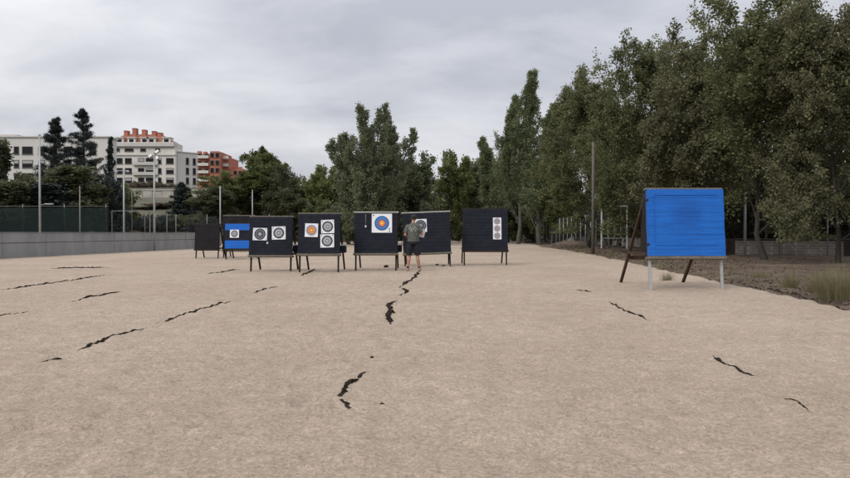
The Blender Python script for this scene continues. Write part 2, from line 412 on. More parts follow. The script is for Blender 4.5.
# distant hills
hx = np.linspace(-1400, 1400, 90)
V, Q = grid(hx, np.linspace(900, 1500, 8), lambda x, y: 78 * np.sin(np.clip((y - 900) / 600, 0, 1) * math.pi) * (.55 + .6 * fbm(x * .003, y * .003, 44)) + 2)
tag(link('hills', np_mesh('hills', V, Q, True), M['farhill']), kind='structure')

# pebbles and litter (nobody could count them)
def scatter_quads(P, size, rs, flat=.35):
    n = len(P); a = rs.uniform(0, 2 * math.pi, n); t = np.stack([np.cos(a), np.sin(a), rs.normal(0, flat, n)], 1)
    t /= np.linalg.norm(t, axis=1)[:, None]; b = np.cross(t, np.stack([rs.normal(0, flat, n), rs.normal(0, flat, n), np.ones(n)], 1)); b /= np.linalg.norm(b, axis=1)[:, None]
    s = np.asarray(size)[:, None]
    V = np.stack([P - t * s, P - b * s * .5 + t * s * .1, P + t * s, P + b * s * .5 - t * s * .1], 1).reshape(-1, 3)
    return V, np.arange(n * 4).reshape(n, 4)
n = 1500; yy = 1.8 + 9 * rng.uniform(0, 1, n) ** 1.8; xx = rng.uniform(-.85, .85, n) * yy
vs = []; fs = []
for x, y in zip(xx, yy):
    r = rng.uniform(.0025, .0065) * (1 if rng.uniform() < .96 else 1.7); z = sand_h(x, y); b0 = len(vs)
    k = rng.uniform(.6, 1, 6) * r
    vs += [(x - k[0], y, z), (x, y - k[1], z), (x + k[2], y, z), (x, y + k[3], z), (x, y, z + k[4] * .8), (x, y, z - r)]
    fs += [(b0, b0 + 1, b0 + 4), (b0 + 1, b0 + 2, b0 + 4), (b0 + 2, b0 + 3, b0 + 4), (b0 + 3, b0, b0 + 4)]
me = bpy.data.meshes.new('pebbles'); me.from_pydata(vs, [], fs)
tag(link('pebbles', me, M['stone']), 'tiny pale and dark pebbles strewn over the sand in the foreground', 'pebbles', kind='stuff')
n = 16000; yy = 8 + 52 * rng.uniform(0, 1, n) ** 1.4; e = rng.exponential(3.2, n); xx = right_edge(yy) - .15 + e
k = xx < 18; xx = xx[k]; yy = yy[k]
zz = np.maximum(gz(xx, yy), -1) + .008
P = np.stack([xx, yy, zz], 1); sz = rng.uniform(.012, .03, len(P)) * (1 + yy / 30)
V, Q = scatter_quads(P, sz, rng)
tag(link('leaf_litter', np_mesh('leaf_litter', V, Q), M['litter']), 'brown fallen leaves and twigs littering the dirt verge', 'leaf litter', kind='stuff')

# ------------------------------------------------------------------ trees
def rot_about(v, ax, ang): return Matrix.Rotation(ang, 3, ax) @ v
def skeleton(rs, P):
    br = []; tw = []
    def grow(p, d, L, r, lvl):
        n = P['segs'][lvl]; pts = [p.copy()]; ds = [d.copy()]; q = p.copy()
        for i in range(n):
            d = (d + Vector((rs.gauss(0, 1), rs.gauss(0, 1), rs.gauss(0, 1))) * P['wander'][lvl] + Vector((0, 0, P['trop'][lvl]))).normalized()
            q = q + d * (L / n); pts.append(q.copy()); ds.append(d.copy())
        br.append((pts, r, lvl))
        if lvl == P['max']:
            tw.append(pts); return
        nc = P['nch'][lvl]; st = P['start'][lvl]; az = rs.uniform(0, 6.28)
        for k in range(nc):
            t = st + (1 - st) * ((k + rs.uniform(.1, .9)) / nc); fi = t * n; i = min(int(fi), n - 1); f = fi - i
            pp = pts[i].lerp(pts[i + 1], f); pd = ds[i + 1]
            az += 2.4 + rs.gauss(0, .35)
            side = pd.cross(Vector((0, 0, 1)));
            if side.length < .1: side = Vector((1, 0, 0))
            side.normalize()
            if P.get('flat') and lvl >= 1: side = rot_about(side, pd, (0 if k % 2 else math.pi) + math.pi / 2 + rs.gauss(0, .25))
            else: side = rot_about(side, pd, az)
            a = P['ang'][lvl] * (1 - P.get('angt', 0) * t if lvl == 0 else 1) + rs.gauss(0, .12)
            cd = rot_about(pd, side, a)
            cl = L * P['ratio'][lvl] * (P['shape'](t) if lvl == 0 else (1.15 - .6 * t)) * rs.uniform(.72, 1.2)
            grow(pp, cd, cl, r * (1 - .65 * t) * P.get('rr', .5), lvl + 1)
        if lvl > 0 or P.get('tip', True): tw.append(pts[-3:])
    stems = P.get('stems', 1)
    for s_ in range(stems):
        a = s_ * 6.28 / stems + rs.uniform(0, 1); sp = P.get('spread', .0)
        d = Vector((math.cos(a) * sp, math.sin(a) * sp, 1)).normalized()
        grow(Vector((math.cos(a) * .1 * (stems > 1), math.sin(a) * .1 * (stems > 1), 0)), d, P['H'] * rs.uniform(.8, 1) if s_ else P['H'], P['r'], 0)
    return br, tw
def make_tree(seed, P, H, W):
    """returns (trunk mesh, crown mesh) scaled to height H and crown width W"""
    rs = random.Random(seed); nr = np.random.default_rng(seed)
    br, tw = skeleton(rs, P)
    A = []; D = []
    for pts in tw:
        a = np.array([list(p) for p in pts]); t = nr.uniform(0, len(a) - 1, P['leaves']); i = np.minimum(t.astype(int), len(a) - 2); f = (t - i)[:, None]
        A.append(a[i] * (1 - f) + a[i + 1] * f); D.append(np.repeat((a[-1] - a[0])[None], len(t), 0))
    A = np.concatenate(A); D = np.concatenate(D); D /= np.linalg.norm(D, axis=1)[:, None] + 1e-6
    lo = np.percentile(A, 1.0, 0); hi = np.percentile(A, 99.0, 0)
    cx, cy = (lo[:2] + hi[:2]) / 2
    sc = np.array([W / (hi[0] - lo[0]), W / (hi[1] - lo[1]), H / A[:, 2].max()])
    A = (A - [cx * .6, cy * .6, 0]) * sc
    A += nr.normal(0, P['sig'], A.shape)
    A[:, 2] = np.maximum(A[:, 2], P.get('floor', .3))
    if P.get('pend'): D = D * .5 + np.array([0, 0, -P['pend']])
    n = len(A); t = D + nr.normal(0, P.get('jit', .7), (n, 3)); t /= np.linalg.norm(t, axis=1)[:, None]
    b = np.cross(t, nr.normal(0, 1, (n, 3))); b /= np.linalg.norm(b, axis=1)[:, None]
    s = (P['leaf'] * nr.uniform(.6, 1.35, n))[:, None]; w = P.get('asp', .5)
    V = np.stack([A, A + t * s * .45 + b * s * w, A + t * s, A + t * s * .5 - b * s * w], 1).reshape(-1, 3)
    crown = np_mesh('crown', V, np.arange(n * 4).reshape(n, 4))
    mb = MB()
    for pts, r, lvl in br:
        if lvl > P.get('draw', 2): continue
        q = [Vector(((p.x - cx * .6 * min(1, p.z)) * sc[0], (p.y - cy * .6 * min(1, p.z)) * sc[1], p.z * sc[2])) for p in pts]
        m = len(q); mb.tube(q, [max(.006, r * (1 - .75 * i / (m - 1))) * (1.35 if (lvl == 0 and i == 0) else 1) for i in range(m)], 7 if lvl == 0 else 5, cap=False)
    me = bpy.data.meshes.new('trunk'); me.from_pydata(mb.v, [], mb.f); me.polygons.foreach_set('use_smooth', [True] * len(mb.f)); me.update()
    return me, crown
KIND = {
 'elm': dict(H=9, r=.13, max=3, segs=[7, 6, 5, 3], wander=[.05, .16, .2, .25], trop=[.02, .05, -.03, -.14], nch=[18, 10, 8], start=[.12, .15, .1], ang=[1.05, .8, .75], angt=.4,
             ratio=[.62, .5, .5], shape=lambda t: .75 + .75 * math.sin(min(1, t * 1.05) * math.pi) ** .8 * (1 - .25 * t), leaves=46, leaf=.108, sig=.12, pend=.2, floor=1.2, rr=.45),
 'poplar': dict(H=12, r=.22, max=3, segs=[9, 7, 4, 2], wander=[.03, .07, .15, .25], trop=[.02, .13, .1, .05], nch=[40, 9, 6], start=[.08, .15, .1], ang=[.6, .5, .7], angt=.3,
             ratio=[.34, .33, .42], shape=lambda t: 1.2 - 1.02 * t, leaves=16, leaf=.125, sig=.13, floor=.8, rr=.35),
 'spires': dict(H=11, r=.16, max=3, segs=[8, 6, 4, 2], wander=[.05, .09, .16, .25], trop=[.03, .13, .1, .05], nch=[20, 8, 5], start=[.08, .12, .1], ang=[.7, .6, .7], angt=.3, stems=12, spread=.34,
             ratio=[.25, .42, .45], shape=lambda t: 1.35 - 1.0 * t, leaves=8, leaf=.13, sig=.1, floor=.6, rr=.4),
 'round': dict(H=7, r=.17, max=3, segs=[6, 5, 4, 2], wander=[.1, .16, .2, .2], trop=[.02, .06, .02, .0], nch=[14, 8, 6], start=[.12, .15, .1], ang=[1.1, .8, .8], angt=.5,
             ratio=[.55, .5, .5], shape=lambda t: .75 + .6 * math.sin(min(1, t) * math.pi), leaves=24, leaf=.2, sig=.16, floor=.2, rr=.45),
 'shrub': dict(H=3, r=.06, max=2, segs=[5, 4, 3], wander=[.15, .2, .2], trop=[.03, .04, 0], nch=[12, 8], start=[.05, .1], ang=[.95, .8], stems=4, spread=.6,
             ratio=[.55, .5], shape=lambda t: .9 + .3 * math.sin(t * 3.1), leaves=34, leaf=.16, sig=.13, floor=.05, rr=.5, draw=1),
 'cedar': dict(H=12, r=.22, max=2, segs=[10, 6, 2], wander=[.015, .06, .12], trop=[0, -.02, -.06], nch=[80, 16], start=[.1, .08], ang=[1.5, .9], angt=.22, flat=True,
             ratio=[.34, .3], shape=lambda t: (1.04 - t) ** .85 * random.uniform(.7, 1.25), leaves=46, leaf=.1, sig=.085, asp=.25, floor=.6, rr=.2, jit=.5),
 'cypress': dict(H=8, r=.12, max=2, segs=[8, 4, 2], wander=[.01, .06, .1], trop=[0, .3, .1], nch=[46, 6], start=[.03, .1], ang=[.5, .5], ratio=[.12, .4],
             shape=lambda t: 1.1 - t ** 2, leaves=26, leaf=.13, sig=.06, floor=.1, rr=.2),
}
_cache = {}
def tree(name, kind, seed, u, vtop, Y, wpx, leaf, bark, label, cat, group=None, X=None, H=None, leafscale=1, z=None, rz=None, W=None):
    X = X_at(u, Y) if X is None else X
    z0 = (float(terrain(X, Y)) if z is None else z) - .05
    H = (Z_at(vtop, Y) - z0) if H is None else H
    W = wpx / F * Y if W is None else W
    key = (kind, seed)
    if key not in _cache:
        P = dict(KIND[kind]); P['leaf'] = P['leaf'] * leafscale
        _cache[key] = (make_tree(seed, P, H, W), H, W)
    (tm, cm), H0, W0 = _cache[key]
    e = empty(name, (X, Y, z0), rz if rz is not None else (seed * 1.7 + u * .01), label, cat, group)
    e.scale = (W / W0, W / W0, H / H0)
    for nm, me_, mt in (('trunk', tm, M[bark]), ('crown', cm, M[leaf])):
        o = bpy.data.objects.new(nm, me_); COL.objects.link(o); o.parent = e
        if len(me_.materials) == 0: me_.materials.append(mt)
        elif me_.materials[0] != mt:
            o.material_slots[0].link = 'OBJECT'; o.material_slots[0].material = mt
    return e
GR = 'tall leafy trees along the right side of the field'
def T(*a, **k): return tree(*a, **k)
# right-hand row (nearest last)
T('elm_tree', 'elm', 11, 588, 66, 50, 84, 'elm', 'bark', 'olive green elm right of the tall poplar, with an airy uneven top', 'tree', GR)
T('elm_tree', 'elm', 12, 643, 36, 42, 124, 'elm', 'bark', 'tall elm rising in a step behind the blue target board', 'tree', GR)
T('elm_tree', 'elm', 13, 702, 22, 35, 110, 'elm2', 'bark', 'brownish olive elm directly above the blue target board', 'tree', GR)
T('elm_tree', 'elm', 11, 765, -22, 30, 140, 'elm', 'bark', 'tallest dark elm just right of the blue board, its top leaving the picture', 'tree', GR, rz=2.2)
T('elm_tree', 'elm', 12, 838, -14, 27, 140, 'elm2', 'bark', 'elm at the upper right corner with sky showing through its leaves', 'tree', GR, rz=4.1)
T('elm_tree', 'elm', 13, 925, -60, 25, 150, 'elm', 'bark', 'elm cut off by the right edge of the picture', 'tree', GR, rz=1.1)
T('elm_tree', 'elm', 13, 618, 92, 62, 76, 'elm2', 'bark', 'lower brown tinged elm behind the brown pole', 'tree', GR, rz=.4)
T('elm_tree', 'elm', 12, 560, 104, 70, 60, 'green', 'bark', 'small green tree filling the gap between the poplar and the elms', 'tree', GR, rz=2.9)
# second row beyond the block wall
GB = 'dark trees and bushes beyond the block wall'
for i, (u, vt, Y, w, lab) in enumerate([
    (668, 120, 52, 130, 'dark tree beyond the wall, left of the blue board top'), (735, 95, 46, 150, 'dark tree beyond the wall just right of the blue board'),
    (800, 70, 40, 170, 'dark dense tree beyond the wall, third from the right'), (880, 40, 37, 190, 'dark dense tree beyond the wall at the right edge'),
    (640, 150, 76, 80, 'far dark tree beyond the white gate frame')]):
    T('broadleaf_tree', 'round', 31 + i % 2, u, vt, Y, w, 'elm_dark', 'bark', lab, 'tree', GB, leafscale=.8, rz=i * 1.3)
for i, (u, vt, Y, w) in enumerate([(585, 190, 84, 64), (625, 186, 66, 70), (655, 182, 58, 80), (690, 180, 52, 96), (735, 176, 50, 100), (770, 178, 45, 96), (805, 174, 47, 110), (840, 172, 42, 110), (875, 170, 40, 110), (560, 196, 88, 54), (540, 200, 92, 54)]):
    T('bush', 'shrub', 41 + i % 3, u, vt, Y, w, 'elm_dark' if i % 3 else 'dryleaf', 'bark', 'dark bush in the row beyond the block wall, number %d from the right' % 0 if False else
      ['dark bush beyond the gate frames, behind the brown pole', 'dark bush behind the nearer white gate frame', 'brown bush left of the blue board', 'dark bush seen behind the left part of the blue board', 'dark bush right behind the lone metal fence post', 'dark bush between the two fence posts right of the board', 'brown bush behind the tall fence post at right', 'dark bush behind the block wall near the right edge', 'dark bush at the right edge beyond the wall', 'brown bush at the far end of the picket fence', 'dark bush beside the foot of the tall poplar'][i],
      'bush', GB, leafscale=1.2, rz=i * .9, H=None)
# poplars
GP = 'slender poplars at the far right of the field'
T('poplar_tree', 'poplar', 51, 518, 69, 72, 38, 'poplar', 'bark_pale', 'tallest slender poplar with a pointed top, in front of the gap of sky', 'tree', GP)
T('poplar_tree', 'poplar', 52, 504, 97, 74, 24, 'poplar', 'bark_pale', 'middle sized spire left of the tallest poplar', 'tree', GP)
T('poplar_tree', 'poplar', 52, 493, 137, 76, 24, 'poplar', 'bark_pale', 'lowest and leftmost of the pointed poplars', 'tree', GP, rz=2)
T('poplar_tree', 'poplar', 51, 540, 112, 70, 44, 'poplar', 'bark_pale', 'shorter poplar to the right of the tallest one, behind the green pole', 'tree', GP, rz=3)
T('poplar_tree', 'poplar', 52, 553, 108, 74, 40, 'green', 'bark_pale', 'shaggy poplar merging into the elms', 'tree', GP, rz=4)
# centre
GC = 'trees behind the far end of the field'
T('silver_poplar', 'spires', 61, 372, 108, 62, 76, 'silver', 'bark_pale', 'big grey green poplar with several spiky tops behind the blue ringed target', 'tree', GC)
T('broadleaf_tree', 'round', 71, 413, 152, 70, 44, 'silver', 'bark', 'mid green tree to the right of the big spiky poplar', 'tree', GC)
T('broadleaf_tree', 'round', 72, 447, 149, 82, 44, 'green', 'bark', 'dark green tree with a small peak, above the board behind the person', 'tree', GC)
T('broadleaf_tree', 'round', 71, 470, 158, 88, 50, 'elm_dark', 'bark', 'dark round tree above the rightmost black board', 'tree', GC, rz=1)
T('broadleaf_tree', 'round', 72, 487, 158, 84, 34, 'poplar', 'bark', 'yellowish green tree at the foot of the poplars', 'tree', GC, rz=2)
T('broadleaf_tree', 'round', 73, 325, 166, 84, 46, 'green', 'bark', 'yellow green tree to the left of the big spiky poplar', 'tree', GC)
T('broadleaf_tree', 'round', 71, 306, 178, 90, 44, 'poplar', 'bark', 'small pale green tree above the orange target', 'tree', GC, rz=3)
T('tall_bushy_tree', 'elm', 74, 265, 147, 92, 44, 'green', 'bark', 'tallest tree above the left boards, with a broken rounded top', 'tree', GC, leafscale=1.9)
T('broadleaf_tree', 'round', 72, 286, 165, 88, 44, 'elm_dark', 'bark', 'dark round tree right of the tallest one above the left boards', 'tree', GC, rz=4)
T('broadleaf_tree', 'round', 73, 237, 173, 90, 62, 'green', 'bark', 'broad green tree in front of the red brick flats', 'tree', GC, rz=5)
T('broadleaf_tree', 'round', 71, 214, 186, 84, 44, 'elm_dark', 'bark', 'low dark tree behind the bare pole at the far blue board', 'tree', GC, rz=.5)
T('broadleaf_tree', 'round', 73, 396, 176, 72, 50, 'elm_dark', 'bark', 'low dark tree at the right foot of the spiky poplar', 'tree', GC, rz=.9)
T('broadleaf_tree', 'round', 72, 350, 180, 70, 54, 'elm_dark', 'bark', 'low dark tree at the left foot of the spiky poplar', 'tree', GC, rz=1.9)
T('broadleaf_tree', 'round', 73, 508, 172, 84, 50, 'green', 'bark', 'dark green tree behind the feet of the poplars', 'tree', GC, rz=2.9)
T('broadleaf_tree', 'round', 71, 535, 176, 84, 50, 'elm_dark', 'bark', 'dark tree behind the green pole', 'tree', GC, rz=2.4)
GH = 'dark bushes closing off the far end of the field'
labs = ['above the far blue board', 'behind the board with two grey target faces, at its left', 'behind the right half of the board with two grey faces', 'behind the gap left of the orange target', 'behind the board with the orange target',
        'behind the gap between the orange and the blue targets', 'behind the blue ringed target', 'behind the person', 'behind the board the person faces', 'behind the gap left of the last black board', 'behind the rightmost black board', 'at the right end, beside the rightmost black board']
for i, u in enumerate([232, 258, 284, 304, 326, 350, 378, 406, 432, 457, 482, 508]):
    T('bush', 'shrub', 43 + i % 3, u, 196 + (i * 7 % 9), 99 + (i * 5 % 4), 44, ['elm_dark', 'dryleaf', 'elm_dark', 'green'][i % 4], 'bark', 'far bush ' + labs[i], 'bush', GH, leafscale=1.7 if i < 1 else 1.2, rz=i)
# left
GL = 'dark evergreens behind the left wall'
T('cedar_tree', 'cedar', 81, 56, 119, 62, 52, 'cedar', 'bark', 'dark conical cedar, the left and shorter one of the pair', 'tree', GL)
T('cedar_tree', 'cedar', 82, 88, 111, 63, 58, 'cedar', 'bark', 'dark conical cedar, the right and taller one of the pair', 'tree', GL)
T('cypress_tree', 'cypress', 83, 109, 138, 66, 10, 'cedar', 'bark', 'narrow dark cypress beside the white apartment block', 'tree', GL)
T('broadleaf_tree', 'round', 74, -5, 136, 60, 30, 'elm_dark', 'bark', 'dark tree at the very left edge in front of the cream building', 'tree', GL)
T('broadleaf_tree', 'round', 72, 27, 172, 55, 44, 'elm2', 'bark', 'olive brown tree under the windows of the cream building', 'tree', GL)
T('broadleaf_tree', 'round', 74, 72, 168, 56, 54, 'elm_dark', 'bark', 'dark tree filling in below the two cedars', 'tree', GL, rz=2)
T('broadleaf_tree', 'round', 72, 101, 172, 58, 40, 'cedar', 'bark', 'dark tree below the narrow cypress', 'tree', GL, rz=3)
T('broadleaf_tree', 'round', 74, 48, 182, 54, 44, 'cedar', 'bark', 'low dark tree right behind the tall left pole', 'tree', GL, rz=4)
T('broadleaf_tree', 'round', 73, 121, 184, 78, 34, 'elm', 'bark', 'olive green tree in front of the left half of the white apartments', 'tree', GL, rz=5)
T('broadleaf_tree', 'round', 74, 8, 180, 52, 44, 'elm_dark', 'bark', 'low dark tree at the left edge above the green screen', 'tree', GL, rz=5)
T('young_conifer', 'cedar', 84, 184, 184, 88, 22, 'cedar', 'bark', 'small dark conifer in front of the pale retaining wall', 'tree', GL, leafscale=1.5)
GS = 'shrubs on the slope below the apartments'
for i, (u, vt, Y, w, lf, lab) in enumerate([(150, 206, 96, 40, 'elm_dark', 'dark shrub under the left end of the retaining wall'), (172, 203, 98, 44, 'dryleaf', 'brown shrub under the middle of the retaining wall'),
    (198, 203, 97, 40, 'dryleaf', 'brown shrub under the right end of the retaining wall'), (216, 205, 95, 36, 'elm_dark', 'dark shrub right of the retaining wall'),
    (148, 182, 126, 34, 'dryleaf', 'brown shrub on top of the retaining wall at its left end'), (168, 184, 126, 32, 'dryleaf', 'reddish brown shrub on top of the retaining wall in the middle'),
    (128, 212, 80, 34, 'elm_dark', 'dark shrub left of the floodlight pole'), (158, 216, 78, 36, 'cedar', 'low dark shrub right behind the floodlight pole'), (184, 214, 80, 36, 'elm_dark', 'low shrub below the small conifer'), (206, 216, 78, 34, 'cedar', 'low dark shrub behind the far black board'),
    (112, 205, 74, 30, 'cedar', 'dark shrub at the right end of the green screen')]):
    T('bush', 'shrub', 43 + i % 3, u, vt, Y, w, lf, 'bark', lab, 'bush', GS, rz=i * 2.1)

# ------------------------------------------------------------------ buildings
def window(parent, cx, y, cz, w, h, shut=0.0, rot=0.0, o=(0, 0, 0)):
    Mx = Matrix.Translation(o) @ Matrix.Rotation(rot, 4, 'Z')
    m = MB(Mx)
    t = .12
    m.box((cx, y - .06, cz + h / 2 - t / 2), (w, .12, t)); m.box((cx, y - .1, cz - h / 2), (w + .2, .2, t))
    for s in (-1, 1): m.box((cx + s * (w / 2 - t / 2), y - .058, cz), (t, .116, h - 2 * t))
    f = m.build('window', M['frame'], parent)
    g = MB(Mx); g.box((cx, y - .02, cz), (w - 2 * t, .04, h - 2 * t)); g.box((cx, y - .045, cz), (.07, .03, h - 2 * t)); g.build('pane', M['glass'], f)
    if shut > 0:
        s_ = MB(Mx); s_.box((cx, y - .07, cz + h / 2 - t - shut * h / 2), (w - 2 * t, .03, shut * h - .05)); s_.build('shutter', M['shutter'], f)
rb = random.Random(5)
YB = 195.0
def bx(u, Y=YB): return X_at(u, Y)
def bz(v, Y=YB): return Z_at(v, Y)
# white apartment block
b = empty('apartment_building', (bx(141), YB, 6), 0, 'white apartment block with a red tiled roof and chimneys on the hill', 'building')
ox, oz = bx(141), 6.0
def lx(u): return bx(u) - ox
def lz(v): return bz(v) - oz
m = MB(); m.box(((lx(106) + lx(175.5)) / 2, 3, lz(147) / 2), (lx(175.5) - lx(106), 6, lz(147))); m.build('wall', M['render_w'], b)
m = MB(); m.box(((lx(111) + lx(175.5)) / 2, 2.8, (lz(147) + lz(142.5)) / 2), (lx(177) - lx(113), 7, lz(142.5) - lz(147) - .02), bev=.1)
m.box(((lx(111) + lx(175.5)) / 2, 2.9, lz(155)), (lx(176) - lx(111), 6.4, .35)); m.build('cornice', M['trim'], b)
m = MB()
x0, x1, z0, z1 = lx(107), lx(174), lz(142.5), lz(132.5)
m.add([(x0, .8, z0), (x1, .8, z0), (x1 - 4.5, 2.9, z1 - .3), (x0 + 4.5, 2.9, z1), (x0, 5.8, z0), (x1, 5.8, z0), (x1 - 4.5, 4, z1 - .3), (x0 + 4.5, 4, z1)],
      [(0, 1, 2, 3), (1, 5, 6, 2), (5, 4, 7, 6), (4, 0, 3, 7), (3, 2, 6, 7), (0, 4, 5, 1)])
rf = m.build('roof', M['roof_red'], b)
for u, v in ((122.5, 130), (131, 127.5), (140.6, 129), (150.6, 130.5), (156.5, 132)):
    m = MB(); m.box((lx(u), 3.2, (lz(138) + lz(v)) / 2), (1.15, 1.6, lz(v) - lz(138))); m.box((lx(u), 3.2, lz(v) + .1), (1.25, 1.8, .12)); m.build('chimney', M['brick_red'], rf)
for u in (119, 131, 144, 151, 166):
    m = MB(); m.box((lx(u), 1.7, lz(140.5)), (2.2, 2.4, 1.7)); m.box((lx(u), 1.6, lz(140.5) + .95), (2.6, 2.9, .2)); d_ = m.build('dormer', M['render_w'], rf)
    m = MB(); m.box((lx(u), .47, lz(140.7)), (1.3, .06, 1.0)); m.build('pane', M['glass'], d_)
for u, w in ((118, 1.2), (129.5, 2.6), (143.5, 1.6), (158, 1.4)): window(b, lx(u), 0, lz(150), w, .9)
for r, v in enumerate((161, 171, 180.5, 190.5)):
    for c, (u, w) in enumerate(((110, 1.6), (119.7, 1.9), (128.7, 2.0), (141.4, 1.8), (150.5, 2.6), (160, 1.0), (170.2, 2.2))):
        window(b, lx(u), 0, lz(v), w, 1.7, rb.choice([0, 0, 0, .3, .5]))
for r, v in enumerate((165, 175, 185)):
    m = MB(); m.box((lx(145.8), -.35, lz(v)), (7.0, .7, .16)); m.box((lx(145.8), -.68, lz(v) + .45), (7.0, .05, .8)); m.build('balcony', M['trim'], b)
wg = Matrix.Translation((lx(176), 1.5, 0)) @ Matrix.Rotation(R(42), 4, 'Z')
m = MB(wg); m.box((3.0, 2, lz(151.5) / 2), (6.0, 4, lz(151.5))); m.build('wing_wall', M['render_w2'], b)
m = MB(wg); m.box((3.0, 2, lz(151.5) + .1), (6.4, 4.4, .25)); m.build('wing_parapet', M['trim'], b)
for v in (160, 170, 180, 189.5):
    for x in (2.9, 5.0): window(b, x, 0, lz(v), .9, 2.0, 0, R(42), (lx(176), 1.5, 0))
# cream building, far left
YB2 = 170.0; ox = X_at(10, YB2); b2 = empty('apartment_building', (ox, YB2, 5), 0, 'long cream apartment building with a flat roof behind the cedars at left', 'building')
fx = lambda u: X_at(u, YB2) - ox
fz = lambda v: Z_at(v, YB2) - 5
m = MB(); m.box(((fx(-40) + fx(108)) / 2, 2.5, fz(137.5) / 2), (fx(108) - fx(-40), 5, fz(137.5))); m.build('wall', M['render_w2'], b2)
m = MB(); m.box(((fx(-40) + fx(108)) / 2, 2.5, fz(137.5) + .15), (fx(108) - fx(-40) + .6, 5.6, .3)); m.box(((fx(-5) + fx(14)) / 2, 3, fz(135.5)), (fx(14) - fx(-5), 3, .9)); rr = m.build('roof_edge', M['trim'], b2)
for r, v in enumerate((150.5, 164, 177)):
    for u, w in ((-26, 2.0), (-14, 1.6), (4, 1.5), (17, 1.3), (28, 2.7), (42, 1.6), (54, 1.8), (68, 2.0), (80, 1.5), (93, 1.8)): window(b2, fx(u), 0, fz(v), w, 2.0, rb.choice([0, 0, .4]))
# red brick flats
YB3 = 230.0; ox = X_at(210, YB3); b3 = empty('brick_building', (ox, YB3, 6), 0, 'red brick block of flats with white banded balconies right of the white one', 'building')
rx = lambda u: X_at(u, YB3) - ox
rz_ = lambda v: Z_at(v, YB3) - 6
m = MB()
m.box(((rx(191) + rx(211)) / 2, 8, rz_(153.5) / 2), (rx(211) - rx(191), 14, rz_(153.5)))
m.box(((rx(211) + rx(221)) / 2, 6, rz_(152) / 2), (rx(221) - rx(211) - .02, 14, rz_(152)))
m.box(((rx(221) + rx(226.5)) / 2, 9, rz_(156) / 2), (rx(226.5) - rx(221) - .02, 12, rz_(156)))
m.box(((rx(226.6) + rx(241)) / 2, 9, rz_(168) / 2), (rx(241) - rx(226.6), 12, rz_(168)))
m.build('wall', M['brick_red'], b3)
for v in (158, 165.5, 173, 181):
    for (a, c, yy) in ((197, 208.5, .6), (221.6, 226.8, 2.4)):
        m = MB(); m.box(((rx(a) + rx(c)) / 2, yy - .1, rz_(v)), (rx(c) - rx(a), .9, .2)); m.box(((rx(a) + rx(c)) / 2, yy - .5, rz_(v) + .5), (rx(c) - rx(a), .08, .8)); m.build('balcony', M['render_w2'], b3)
    for u, yy in ((199, 1), (206, 1), (194, 1), (213.3, -1), (218.5, -1)): window(b3, rx(u), yy, rz_(v - 2.4), 1.3, 1.6)
for u in (233, 238): window(b3, rx(u), 3, rz_(172), 1.2, 1.4)
for u, v in ((194.5, 149.5), (200.5, 150), (208, 149.5), (212.5, 149.5), (217, 151), (230, 166), (236, 165.5)):
    m = MB(); m.box((rx(u), 5.5, (rz_(155 if u < 225 else 169) + rz_(v)) / 2), (1.3, 1.2, rz_(v) - rz_(155 if u < 225 else 169))); m.build('chimney', M['brick_red'], b3)
# small white building seen through the trees
Yw = 150.0; bw = empty('house', (X_at(424, Yw), Yw, 7), 0, 'small white house glimpsed between the trees above the person', 'house')
m = MB(); m.box((0, 3, 2), (4.4, 6, 4.0)); m.build('wall', M['tagw'], bw)
m = MB(); m.add([(-2.6, -.4, 4), (2.6, -.4, 4), (2.6, 3, 5.1), (-2.6, 3, 5.1), (-2.6, 6.4, 4), (2.6, 6.4, 4)], [(0, 1, 2, 3), (3, 2, 5, 4), (0, 3, 4), (1, 5, 2), (0, 4, 5, 1)]); m.build('roof', M['trim'], bw)
window(bw, 0, 0, 2.2, 1.2, 1.2)
# retaining wall
Yr = 119.0; x0, x1 = X_at(124, Yr), X_at(211, Yr)
rw = empty('retaining_wall', (x0, Yr, 0), 0, 'pale stained concrete retaining wall below the apartment blocks', 'wall')
m = MB(); nseg = 9
for i in range(nseg):
    a = (x1 - x0) * i / nseg; c = (x1 - x0) * (i + 1) / nseg; zt = Z_at(190.5 if i < 6 else 192, Yr) - (.25 if i % 4 == 3 else 0)
    m.box(((a + c) / 2, 0, (zt + 4.5) / 2), (c - a - .05, .5, zt - 4.5), bev=.03)
m.build('wall_panel', M['retain'], rw)
m = MB(); m.box(((x1 - x0) / 2, 0, Z_at(190.5, Yr) + .08), (x1 - x0, .7, .14)); m.build('coping', M['trim'], rw)

# ------------------------------------------------------------------ left concrete wall
lw = empty('concrete_wall', (WALL[1][0], WALL[1][1], 0), 0, 'long low grey concrete wall with panel joints along the left side of the field', 'wall')
def wall_run(a, c, par, o):
    a = Vector((*a, 0)) - o; c = Vector((*c, 0)) - o; d = (c - a); L = d.length; d.normalize(); ang = math.atan2(d.y, d.x); n = max(1, round(L / 3.0)); Mx = Matrix.Translation(a) @ Matrix.Rotation(ang, 4, 'Z'); s = L / n
    for i in range(n):
        for zc, h, off in ((.315, .83, 0), (.985, .49, .006 * ((i * 7) % 3 - 1))):
            m = MB(Mx); m.box(((i + .5) * s, off, zc), (s - .022, .2, h - .02), bev=.008); m.build('wall_panel', M['concrete'], par)
    m = MB(Mx); m.box((L / 2, 0, .55), (L, .15, 1.3)); m.build('joint', M['concrete_line'], par)
    m = MB(Mx); m.box((L / 2, 0, 1.245), (L, .26, .03), bev=.008); m.build('coping', M['concrete'], par)
o = Vector((WALL[1][0], WALL[1][1], 0))
wall_run(WALL[0], WALL[1], lw, o); wall_run(WALL[1], WALL[2], lw, o)

